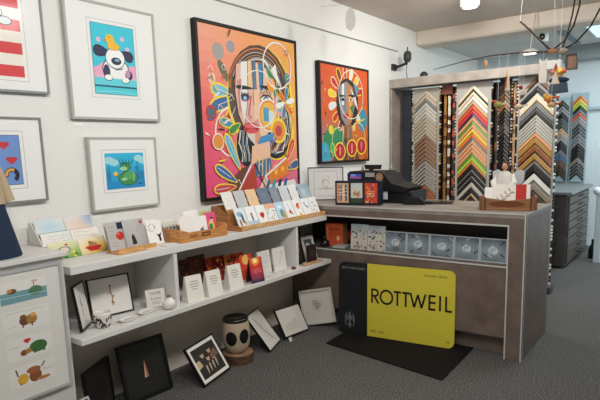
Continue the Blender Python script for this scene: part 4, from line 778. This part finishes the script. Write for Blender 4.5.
framed('framed_poster', 'black frame standing turned beside the white cabinet on the floor', 'picture', .28, .355, (.285, 1.665, .003), 118, 4, fc='#0e0e0e', fw_=.012, d=.02, art=lambda A: (A.rect(0, 0, 1, 1, '#12100f'), A.line([(.85, .1), (.85, .7)], .02, '#4a3c38'), A.line([(.7, .05), (.72, .4)], .04, '#5a3028')), mat_c='#121110')
framed('framed_photo', 'silver-edged dark frame corner standing on the floor in front of the white cabinet', 'picture', .26, .30, (.575, 1.36, .004), 98, 18, fc='#bdbcb9', fw_=.010, d=.015, mat_c='#1d1c1b')
# vase on wood slice
o = thing('wood_slice', 'round tree slice with bark edge under the vase on the carpet', 'wood slice', (.315, 2.80, .001), 0)
MB().loft([(0, 0, 0, .118, .110), (0, 0, .07, .122, .114)], '#5a4030', 30).build('bark', 'bark', o)
MB().loft([(0, 0, .0701, .116, .108), (0, 0, .074, .114, .106)], '#9c7658', 30).build('sawn_face', 'wood', o)
o = thing('black_spotted_vase', 'beige ceramic vase with black rim and two large black ovals', 'vase', (.305, 2.80, .0755), 0)
prof = [(.06, 0), (.078, .01), (.098, .06), (.105, .13), (.102, .19), (.093, .235), (.090, .245)]
MB().lathe(prof, '#b8a68e', n=36).build('body', 'paint', o)
MB().lathe([(.094, .238), (.097, .25), (.095, .262), (.086, .262), (.083, .256), (.004, .256)], '#1c1a19', n=36).build('rim', 'gloss', o)
def spot(ang, z, ra, rz_):
    mb = MB(); pts = []
    import bisect
    def rad(zz):
        for (r0, q0), (r1, q1) in zip(prof, prof[1:]):
            if q0 <= zz <= q1: return r0 + (r1 - r0) * (zz - q0) / (q1 - q0)
        return .1
    n = 24
    for ring in (0.0, .5, 1.0):
        for i in range(n):
            t = 2 * math.pi * i / n; zz = z + rz_ * ring * math.sin(t); a_ = ang + ra * ring * math.cos(t); r_ = rad(zz) + .0012
            pts.append((r_ * math.cos(a_), r_ * math.sin(a_), zz))
    f = [(k * n + i, k * n + (i + 1) % n, (k + 1) * n + (i + 1) % n, (k + 1) * n + i) for k in range(2) for i in range(n)]
    mb.mesh(pts, f, '#121211', True); return mb
va = math.atan2(0 - 2.80, 3.0 - .305)
spot(va - .38, .125, .42, .055).build('black_oval', 'paint', o); spot(va + .62, .135, .40, .055).build('black_oval', 'paint', o)

# ================================================================== storage rack for frame samples
rk = thing('sample_rack', 'large grey wood rack with header beam behind the counter carrying moulding sample boards', 'rack', (0, 0, 0))
GW = '#9b8f84'
MB().bbox(0.003, 1.68, 5.88, 5.93, 2.225, 2.325, '#a39a90', .004).build('header_beam', 'laminate', rk)
MB().bbox(1.69, 1.84, 5.90, 6.0, 2.26, 2.345, '#c2bfb9', .004).build('header_box', 'paint', rk)
MB().bbox(0.003, 0.035, 5.88, 6.5, 0, 2.22, GW, .004).build('left_post', 'laminate', rk)
MB().box(0.036, 0.10, 6.2, 6.24, 0, 2.2, '#8a7a6a').build('inner_panel', 'laminate', rk)
MB().box(0.003, 1.58, 6.52, 6.56, 0, 2.25, '#2a2725').build('rear_panel', 'matte', rk)
MB().box(0.003, 1.62, 5.94, 6.5, 2.27, 2.29, '#6f675f').build('top_panel', 'laminate', rk)
MB().box(.11, .21, 6.03, 6.08, 0, 2.2, '#2b323a').build('dark_panel', 'paint', rk)
MB().box(1.775, 1.85, 5.84, 5.985, .001, .07, '#4a4c4e').build('foot_block', 'paint', rk)

ORD = ['first', 'second', 'third', 'fourth', 'fifth', 'sixth', 'seventh', 'eighth', 'ninth', 'tenth', 'eleventh', 'twelfth', 'thirteenth', 'fourteenth', 'fifteenth', 'sixteenth', 'seventeenth', 'eighteenth', 'nineteenth', 'twentieth',
       '21st', '22nd', '23rd', '24th', '25th', '26th', '27th', '28th', '29th', '30th', '31st', '32nd', '33rd', '34th', '35th', '36th', '37th', '38th', '39th', '40th']
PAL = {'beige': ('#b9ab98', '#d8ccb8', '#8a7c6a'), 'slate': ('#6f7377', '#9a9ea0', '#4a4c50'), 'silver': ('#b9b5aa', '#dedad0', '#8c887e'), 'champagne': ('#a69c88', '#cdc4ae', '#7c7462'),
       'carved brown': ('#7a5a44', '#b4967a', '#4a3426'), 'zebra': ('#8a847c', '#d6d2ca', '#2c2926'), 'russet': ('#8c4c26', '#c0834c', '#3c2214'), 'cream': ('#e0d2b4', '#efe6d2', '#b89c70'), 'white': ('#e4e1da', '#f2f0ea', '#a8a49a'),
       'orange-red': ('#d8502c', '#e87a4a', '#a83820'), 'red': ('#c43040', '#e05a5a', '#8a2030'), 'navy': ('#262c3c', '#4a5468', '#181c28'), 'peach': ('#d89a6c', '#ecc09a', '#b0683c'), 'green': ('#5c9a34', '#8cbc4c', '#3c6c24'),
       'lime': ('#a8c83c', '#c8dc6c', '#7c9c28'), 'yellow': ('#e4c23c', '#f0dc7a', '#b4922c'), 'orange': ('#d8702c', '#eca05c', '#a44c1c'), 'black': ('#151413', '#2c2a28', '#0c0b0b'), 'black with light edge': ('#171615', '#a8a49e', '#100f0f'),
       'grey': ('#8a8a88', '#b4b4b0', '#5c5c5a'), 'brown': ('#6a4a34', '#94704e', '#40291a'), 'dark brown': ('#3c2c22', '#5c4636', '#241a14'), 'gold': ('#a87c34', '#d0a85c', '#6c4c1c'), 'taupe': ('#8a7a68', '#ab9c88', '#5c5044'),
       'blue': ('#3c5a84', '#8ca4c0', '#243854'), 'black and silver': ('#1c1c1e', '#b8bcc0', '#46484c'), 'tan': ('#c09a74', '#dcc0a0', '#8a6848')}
def chevron(w, hw, drop, d, pal, carved):
    # two mitred arms meeting at the top; hw = half width, w = visible width, drop = arm drop
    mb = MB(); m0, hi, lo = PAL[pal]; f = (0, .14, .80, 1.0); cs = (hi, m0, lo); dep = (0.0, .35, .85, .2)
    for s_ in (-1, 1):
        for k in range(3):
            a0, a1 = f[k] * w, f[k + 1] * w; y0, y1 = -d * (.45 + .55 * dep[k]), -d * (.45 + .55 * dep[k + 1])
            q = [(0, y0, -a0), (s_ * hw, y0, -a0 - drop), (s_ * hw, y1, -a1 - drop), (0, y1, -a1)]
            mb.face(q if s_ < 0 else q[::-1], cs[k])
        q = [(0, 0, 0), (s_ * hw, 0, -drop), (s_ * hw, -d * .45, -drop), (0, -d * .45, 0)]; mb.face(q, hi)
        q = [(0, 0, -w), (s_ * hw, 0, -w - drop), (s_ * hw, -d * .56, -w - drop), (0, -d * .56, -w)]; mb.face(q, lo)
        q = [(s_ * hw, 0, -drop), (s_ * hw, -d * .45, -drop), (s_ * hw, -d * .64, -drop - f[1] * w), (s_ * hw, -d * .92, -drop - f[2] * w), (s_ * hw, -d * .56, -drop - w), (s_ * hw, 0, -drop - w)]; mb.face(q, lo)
    return mb
cache = {}
def board(nm, where, x0, x1, y, z0, z1, seq, margin, pitch, width, bc, side=True, drop_k=1.05, top=.03, ecol=None):
    b = thing('sample_board', 'tall %s board of corner samples, %s' % (nm, where), 'sample board', ((x0 + x1) / 2, y, z0), 0, group='corner sample boards')
    w = x1 - x0; MB().box(-w / 2, w / 2, 0, .03, 0, z1 - z0, bc).build('panel', 'paint', b)
    if side:
        mb = MB(); r = random.Random(int(x0 * 100))
        for s_ in (-1, 1):
            z = z1 - z0 - .05
            while z > .02:
                mb.box(*(sorted((s_ * w / 2, s_ * (w / 2 + .014)))), .0, .035, z, z + .018, r.choice(ecol or ['#1a1816', '#c9c4ba', '#7a3a24', '#2a2622', '#b89460', '#e0dcd4'])); z -= .034
        q = mb.build('side_samples', 'paint', b); q['kind'] = 'stuff'
    z = z1 - z0 - top; hw = w / 2 - margin; i = 0
    for pal, n in seq:
        pt, wd = (n[1], n[2]) if isinstance(n, tuple) else (pitch, width)
        for _ in range(n[0] if isinstance(n, tuple) else n):
            if i >= len(ORD) or (z + z0 < .95 if z0 < .9 else z - hw * drop_k - wd < 0.0): break
            key = (round(hw, 3), pal, wd)
            if key not in cache:
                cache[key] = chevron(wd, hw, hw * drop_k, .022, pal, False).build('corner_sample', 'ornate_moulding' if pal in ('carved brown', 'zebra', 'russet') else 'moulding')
                o = cache[key]
            else:
                o = cache[key].copy(); C.objects.link(o)
            o.location = ((x0 + x1) / 2, y - .0005, z0 + z)
            tag(o, '%s frame corner sample, %s from the top on the %s board' % (pal, ORD[i], nm), 'frame sample', 'frame corner samples on the %s board' % nm)
            z -= pt; i += 1
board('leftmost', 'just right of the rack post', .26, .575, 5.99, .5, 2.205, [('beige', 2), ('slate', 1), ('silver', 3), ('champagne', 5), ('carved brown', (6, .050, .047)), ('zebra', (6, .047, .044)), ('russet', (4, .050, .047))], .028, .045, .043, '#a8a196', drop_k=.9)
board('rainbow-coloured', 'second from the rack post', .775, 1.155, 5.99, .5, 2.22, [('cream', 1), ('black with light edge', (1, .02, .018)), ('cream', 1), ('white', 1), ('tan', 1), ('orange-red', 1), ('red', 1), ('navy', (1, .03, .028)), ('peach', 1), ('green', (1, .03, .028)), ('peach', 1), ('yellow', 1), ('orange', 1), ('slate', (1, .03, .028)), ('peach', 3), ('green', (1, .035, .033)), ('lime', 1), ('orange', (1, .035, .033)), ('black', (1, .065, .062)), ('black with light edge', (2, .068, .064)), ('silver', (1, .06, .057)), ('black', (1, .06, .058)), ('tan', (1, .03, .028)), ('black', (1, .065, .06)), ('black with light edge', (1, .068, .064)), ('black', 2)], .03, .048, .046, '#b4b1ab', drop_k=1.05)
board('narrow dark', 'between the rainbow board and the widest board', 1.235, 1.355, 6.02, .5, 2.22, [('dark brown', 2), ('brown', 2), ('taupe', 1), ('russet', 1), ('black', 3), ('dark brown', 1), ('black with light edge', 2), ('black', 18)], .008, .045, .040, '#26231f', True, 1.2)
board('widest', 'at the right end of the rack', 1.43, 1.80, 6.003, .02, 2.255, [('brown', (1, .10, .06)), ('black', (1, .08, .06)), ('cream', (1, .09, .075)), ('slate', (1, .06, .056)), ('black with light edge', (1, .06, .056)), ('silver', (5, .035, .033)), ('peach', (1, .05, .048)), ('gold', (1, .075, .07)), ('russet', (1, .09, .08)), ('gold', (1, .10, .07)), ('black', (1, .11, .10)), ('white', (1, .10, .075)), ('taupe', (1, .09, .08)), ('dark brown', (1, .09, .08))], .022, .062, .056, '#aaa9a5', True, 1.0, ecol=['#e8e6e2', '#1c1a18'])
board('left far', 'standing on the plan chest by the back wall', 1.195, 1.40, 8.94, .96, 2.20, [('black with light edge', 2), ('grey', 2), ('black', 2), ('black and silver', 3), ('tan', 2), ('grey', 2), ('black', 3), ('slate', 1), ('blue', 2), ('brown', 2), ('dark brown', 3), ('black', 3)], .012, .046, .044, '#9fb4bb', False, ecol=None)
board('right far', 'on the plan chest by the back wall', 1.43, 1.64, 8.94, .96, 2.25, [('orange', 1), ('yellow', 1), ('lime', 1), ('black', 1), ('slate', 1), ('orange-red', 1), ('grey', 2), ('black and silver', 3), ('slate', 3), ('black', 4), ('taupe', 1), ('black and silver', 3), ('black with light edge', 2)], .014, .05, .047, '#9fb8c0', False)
# vertical moulding lengths in the gaps
def mstrip(x, y, w, c1, c2, l, seed, z0=.9, z1=2.2, mat='ornate_moulding'):
    mb = MB(); r = random.Random(seed); n = 30; hw = w / 2
    rs = []
    for k in range(n + 1):
        z = z0 + (z1 - z0) * k / n; q = 1 + .22 * math.sin(k * 1.9 + seed); rs.append([(-hw * q, 0, z), (-hw * q * .5, -.02, z), (hw * q * .5, -.02, z), (hw * q, 0, z)])
    for k in range(n):
        a_, b_ = rs[k], rs[k + 1]; cc = r.choice([c1, c1, c2])
        for i in range(3): mb.face([a_[i], a_[i + 1], b_[i + 1], b_[i]], cc)
    o = mb.build('moulding_length', mat, None, (x, y, 0)); tag(o, l, 'moulding length', 'upright moulding lengths in the rack'); return o
mstrip(.625, 6.05, .032, '#a87838', '#6c4420', 'twisted gold moulding length standing right of the leftmost sample board', 1, .75, 2.18)
mstrip(.672, 6.05, .030, '#e0d8c8', '#5a3a24', 'pale and brown moulding length standing left of the rainbow sample board', 2, .75, 2.1)
mstrip(.718, 6.07, .034, '#3a2a20', '#c05a3c', 'dark red moulding length tight beside the rainbow sample board', 3, .75, 2.16)
mstrip(1.195, 6.06, .03, '#1a1816', '#8a4a30', 'black moulding length between the rainbow and narrow dark boards', 4, .75, 2.2)
mstrip(1.385, 6.05, .026, '#c4966a', '#8a5a3a', 'light brown moulding length between the narrow dark and widest boards', 5, .75, 2.18)
mstrip(.235, 6.03, .020, '#2a2622', '#a89a88', 'thin dark moulding length at the left edge of the leftmost board', 6, .75, 2.1)
o = tag(MB().box(0, .12, 0, .02, 0, .10, '#7a4636').build('wood_block', 'wood', None, (.60, 6.0, 2.115)), 'reddish wooden block under the header above the gold moulding', 'block')
# pale stack of shelving seen through the gap
o = thing('stacked_frame_bars', 'pale frame bars stacked behind the gap right of the rainbow board', 'frame bars', (0, 0, 0))
for k in range(9): MB().box(1.17, 1.23, 6.2, 6.4, .82 + k * .085, .85 + k * .085, '#c4c8c8').build('bar', 'paint', o)

# plan chest
o = thing('plan_chest', 'grey-brown plan chest with eight shallow drawers near the back wall', 'cabinet', (0, 0, 0))
PC = '#4d4844'
MB().box(1.0, 1.74, 7.15, 8.62, .03, .915, PC).build('carcass', 'laminate', o)
MB().bbox(.98, 1.80, 7.12, 8.66, .916, .95, '#858a8b', .004).build('chest_top', 'paint', o)
MB().box(1.02, 1.70, 7.2, 8.58, 0, .03, '#2a2826').build('plinth', 'paint', o)
for k in range(8):
    z = .06 + k * .105
    d = MB().bbox(1.741, 1.765, 7.20, 8.60, z, z + .092, '#57514b', .004).build('drawer', 'laminate', o)
    MB().tube([(1.765, 7.75, z + .06), (1.795, 7.78, z + .06), (1.795, 8.02, z + .06), (1.765, 8.05, z + .06)], .006, '#222222').build('handle', 'metal', d)
o = thing('white_post', 'white metal stand with round knob at the right edge by the plan chest', 'stand', (1.985, 7.75, 0))
MB().bbox(-.01, .07, -.03, .03, .0, .90, '#c4d0d4', .006).build('upright', 'paint', o); MB().ball(.0, -.05, .93, .05, .05, .05, '#dfe6e8').build('knob', 'gloss', o)
tag(MB().lathe([(.03, 0), (.05, .02), (.05, .12), (.02, .2), (.02, .26)], '#1a1b1d').build('black_bottle', 'paint', None, (1.93, 8.0, .001)), 'black bottle-like object on the floor behind the plan chest', 'bottle')
struct('trim_4', MB().bbox(1.66, 3.5, 8.93, 9.0, 2.0, 2.04, '#aebcc2', .004))

# picture and flower pot at the header end
o = thing('dark_wall_box', 'dark shallow picture box hanging beside the rack header', 'picture', (1.93, 5.95, 2.24), 0)
bars(MB(), -.055, .055, 0, .15, .012, -.03, 0, '#3a3430').build('frame', 'paint', o); MB().box(-.045, .045, -.012, -.002, .01, .14, '#7a5a48').build('backing', 'paint', o)
o = thing('hanging_scarecrow', 'hanging doll with straw hat of flowers and dark blue skirt', 'hanging ornament', (1.90, 5.55, 2.02), 0)
MB().loft([(0, 0, -.02, .085, .05), (0, 0, .06, .075, .05), (0, 0, .10, .05, .04)], '#39454f', 18).build('skirt', 'matte', o)
MB().loft([(0, 0, .075, .068, .045), (0, 0, .085, .086, .06), (0, 0, .10, .088, .06), (0, 0, .115, .06, .045)], '#1f2a44', 20).build('ruffle', 'matte', o)
mb = MB(); mb.ball(0, 0, .14, .035, .03, .035, '#c9a06a'); mb.build('head', 'matte', o)
mb = MB(); mb.loft([(0, 0, .155, .07, .05), (0, 0, .162, .07, .05), (0, 0, .175, .035, .03), (0, 0, .205, .02, .02)], '#d9a848', 18); 
for x_, c in ((-.05, '#c8604a'), (.05, '#d8564a'), (.02, '#e8b84a'), (-.02, '#e8c86a')): mb.ball(x_, -.04, .17, .018, c=c, n=8)
mb.build('straw_hat', 'matte', o); MB().tube([(0, 0, .2), (0, 0, .948)], .0015, '#d8d8d4', 5).build('string', 'paint', o)

# ================================================================== mobile of branches with ornaments (hung above the counter)
MY = 4.6
o = thing('branch_mobile', 'dark curved willow branches tied together, hanging from the ceiling above the counter', 'mobile', (0, 0, 0))
BR = '#3a2a20'
def branch(p, r): MB().tube(p, r, BR, 7).build('branch', 'bark', o)
branch([(1.79, MY, 2.49), (1.86, MY, 2.42), (1.95, MY, 2.32), (2.03, MY, 2.235)], [.007, .008, .008, .009])
branch([(1.04, MY + .1, 2.215), (1.3, MY + .08, 2.25), (1.55, MY + .04, 2.265), (1.8, MY, 2.255), (2.03, MY, 2.235)], [.003, .004, .005, .006, .007])
branch([(2.03, MY - .02, 2.235), (2.12, MY - .05, 2.29), (2.19, MY - .1, 2.38), (2.23, MY - .15, 2.50), (2.25, MY - .2, 2.66)], .006)
branch([(2.10, MY, 2.235), (2.13, MY, 2.34), (2.16, MY, 2.48), (2.18, MY, 2.66)], .006)
branch([(2.10, MY, 2.235), (2.2, MY - .05, 2.27), (2.3, MY - .1, 2.36), (2.38, MY - .15, 2.50), (2.42, MY - .2, 2.62)], .006)
MB().loft([(2.045, MY - .03, 2.215, .001, .001), (2.045, MY - .03, 2.216, .035, .015), (2.045, MY - .03, 2.245, .035, .015)], '#b8845c', 16).build('wood_knot', 'wood', o)
MB().ball(2.11, MY - .01, 2.225, .035, .03, .025, '#a89c8c').build('knot_of_cord', 'bark', o)
mb = MB()
for x in (2.17, ): mb.tube([(x, MY, 2.6), (x, MY, 2.965)], .001, '#cfcfcc', 4)
mb.tube([(1.79, MY, 2.49), (1.82, MY, 2.965)], .001, '#cfcfcc', 4); mb.tube([(2.05, MY, 2.25), (2.02, MY, 2.965)], .001, '#cfcfcc', 4); mb.build('string', 'paint', o)
def orn(name, label, x, ztop, z, parts, y=MY - .01):
    q = thing(name, label, 'hanging ornament', (x, y, z), 0, group='ornaments of the branch mobile')
    for nm, mbb, mt_ in parts: mbb.build(nm, mt_, q)
    MB().tube([(0, 0, 0), (0, 0, ztop - z)], .0012, '#dcdcd8', 4).build('string', 'paint', q)
    return q
orn('wooden_disc', 'small oval wooden disc hanging under the long left branch', 1.53, 2.25, 2.205, [('disc', MB().loft([(0, 0, -.035, .008, .004), (0, 0, -.02, .016, .006), (0, 0, .0, .018, .006), (0, 0, .02, .010, .005)], '#b98a5c', 12), 'wood')])
cat_ = MB().prism([(-.025, -.15), (.025, -.15), (.03, -.08), (.018, -.03), (.028, .0), (.028, .035), (.012, .015), (-.012, .015), (-.028, .035), (-.028, .0), (-.018, -.03), (-.03, -.08)], '#ddd6cc', 'y', -.008, .008)
orn('white_cat_ornament', 'flat white wooden cat hanging left of the branch knot', 1.975, 2.24, 2.155, [('body', cat_, 'matte')])
orn('slim_angel_ornament', 'slim cream and brown figure hanging before the narrow dark sample board', 1.71, 2.255, 2.10, [('body', MB().loft([(0, 0, -.13, .02, .01), (0, 0, -.06, .016, .01), (0, 0, 0, .013, .01), (.002, 0, .04, .004, .004)], '#cbb294', 12), 'matte'), ('scarf', MB().loft([(-.008, -.006, -.11, .006, .006), (-.004, -.008, -.02, .008, .006)], '#a05a44', 8), 'matte')])
orn('red_bell_ornament', 'dark red round ornament hanging over the left half of the widest board', 1.815, 2.255, 1.985, [('ball', MB().ball(0, 0, 0, .016, c='#7a2c22'), 'matte')])
orn('white_bird_ornament', 'white openwork bird hanging below the dark red ornament', 1.835, 2.255, 1.945, [('body', MB().ball(0, 0, -.005, .030, .014, .016, '#d9cfc4'), 'matte'), ('wing', MB().prism([(-.02, .0), (.03, .005), (.045, .03), (.0, .02)], '#d0c4b8', 'y', -.016, -.012), 'matte')])
orn('angel_doll_ornament', 'small cream angel doll hanging in front of the right edge of the widest board', 2.065, 2.235, 2.08, [('dress', MB().loft([(0, 0, -.09, .032, .02), (0, 0, -.04, .016, .012), (0, 0, 0, .008, .008)], '#d4c2b0', 14), 'matte'), ('head', MB().ball(0, 0, .015, .013, c='#c08a6c'), 'matte'), ('hat', MB().loft([(0, 0, .022, .014, .014), (0, 0, .06, .004, .004)], '#a8483c', 10), 'matte')])
def bird(c1, c2, c3, s=1.0):
    return [('body', MB().ball(0, 0, 0, .030 * s, .018 * s, .022 * s, c1), 'matte'), ('tail', MB().prism([(.02 * s, -.004), (.07 * s, .0), (.075 * s, .014), (.02 * s, .01)], c2, 'y', -.005, .005), 'matte'), ('comb', MB().ball(-.02 * s, 0, .02 * s, .014 * s, c=c3, n=8), 'matte')]
orn('orange_hen_ornament', 'orange fabric hen with red tail hanging at the right of the widest board', 2.02, 2.24, 1.885, bird('#c8883c', '#b8402c', '#d8a04a', 1.1))
orn('small_hen_ornament', 'small beige hen with reddish tail hanging just below the orange hen', 2.05, 2.235, 1.835, bird('#c4a070', '#a84a34', '#a04030', .95), MY - .035)
orn('green_bird_ornament', 'green bird with red head hanging over the rainbow sample board', 1.64, 2.26, 1.865, bird('#8a8c4c', '#c9b894', '#b8382c', 1.15))
orn('pale_bird_ornament', 'pale bird with red beak hanging over the left edge of the widest board', 1.80, 2.255, 1.84, bird('#c4b49c', '#cfc2b0', '#a83a2c', 1.0))
# leaf mobile near the big painting
o = thing('leaf_mobile', 'pale translucent leaf-shaped mobile hanging from the ceiling near the left wall', 'mobile', (.55, 4.1, 2.62), 40)
MB().prism([(0, .10), (.035, .06), (.045, 0), (.035, -.07), (0, -.10), (-.035, -.07), (-.042, 0), (-.03, .06)], '#c4c2bd', 'y', -.002, .002).build('leaf', 'paper', o)
MB().tube([(0, 0, .1), (0, 0, .345)], .0012, '#b4b2ad', 4).build('string', 'paint', o); MB().tube([(-.25, 0, .10), (0, 0, .12), (.3, 0, .20)], .0018, '#c4c2bd', 5).build('wire', 'paint', o)

# ================================================================== ceiling fittings, wall bracket
o = thing('spot_lamp', 'white cylindrical ceiling spot lamp above the counter', 'lamp', (1.09, 5.45, 2.969), 0)
MB().lathe([(.088, -.10), (.095, -.09), (.095, 0)], '#d8d5d0').build('housing', 'paint', o); MB().lathe([(.07, -.103), (.07, -.1)], '#fff6e0').build('bulb', 'lamp_glow', o)
o = thing('track_rail', 'short white ceiling track right of the cylindrical spot lamp', 'lamp', (1.38, 5.3, 2.969), 0)
MB().box(-.02, .02, -.45, .35, -.035, 0, '#c9c6c1').build('rail', 'paint', o); MB().box(.02, .026, -.45, .35, -.034, -.002, '#5a5652').build('groove', 'paint', o)
o = thing('smoke_detector', 'flat white detector on the back ceiling left of the camera dome', 'detector', (1.13, 7.2, 2.889), 0)
MB().lathe([(.07, -.045), (.08, -.03), (.08, 0)], '#d8d8d4').build('housing', 'paint', o)
o = thing('security_camera', 'white ceiling camera with black lens above the rack', 'camera', (1.40, 7.1, 2.889), 0)
MB().loft([(0, 0, -.16, .055, .06), (0, 0, -.10, .06, .065), (0, 0, 0, .06, .065)], '#dadad8', 20).build('housing', 'paint', o); MB().ball(0, -.055, -.11, .035, .02, .04, '#141414').build('lens', 'gloss', o)
o = thing('ceiling_track', 'dark slanting ceiling track behind the camera', 'lamp', (1.55, 7.6, 2.889), 0)
MB().box(-.015, .015, -.6, .9, -.05, 0, '#6a7a84').build('rail', 'paint', o)
o = thing('track_spot', 'glowing flat spotlight above the header beam', 'lamp', (1.44, 6.35, 2.50), 0)
MB().loft([(0, 0, 0, .075, .05), (0, 0, .02, .085, .055), (0, 0, .045, .05, .03)], '#b8b4ae', 18).build('housing', 'paint', o); MB().loft([(0, 0, -.006, .065, .04), (0, 0, -.0005, .065, .04)], '#ffffff', 18).build('bulb', 'lamp_glow', o); MB().tube([(0, 0, .045), (0, 0.2, .47)], .006, '#b8b4ae').build('stem', 'paint', o)
o = thing('ceiling_light_panel', 'bluish white ceiling light panel at the right edge', 'lamp', (2.02, 7.6, 2.889), 0)
MB().box(-.22, .35, -.5, .5, -.03, 0, '#c8d4d8').build('frame', 'paint', o); MB().box(-.19, .32, -.47, .47, -.034, -.0305, '#ffffff').build('diffuser', 'daylight_panel', o)
o = thing('wall_bracket_speaker', 'small dark speaker on a wall bracket above the rack post', 'speaker', (.002, 5.98, 2.47), 0)
MB().bbox(0, .03, -.05, .05, -.03, .04, '#2a2725', .004).build('wall_plate', 'paint', o)
MB().tube([(.03, 0, 0), (.10, .02, .02), (.17, .03, .04)], .016, '#2a2725').build('arm', 'paint', o)
MB().lathe([(.03, .05), (.045, .08), (.045, .14), (.03, .17)], '#3a3734', .17, .03).build('speaker_head', 'paint', o)
mb = MB(); mb.tube([(.17, .03, .05), (.155, .03, -.05), (.17, .03, -.14)], .004, '#1a1a1a', 6); mb.tube([(.17, .03, .17), (.17, .03, .22)], .006, '#1a1a1a', 6); mb.build('cable', 'paint', o)
tag(MB().lathe([(.045, 0), (.045, .03), (.02, .055)], '#332f2c').build('dark_dome', 'paint', None, (.40, 5.96, 2.328)), 'small dark dome standing on top of the header beam', 'ornament')
# tools and light bits
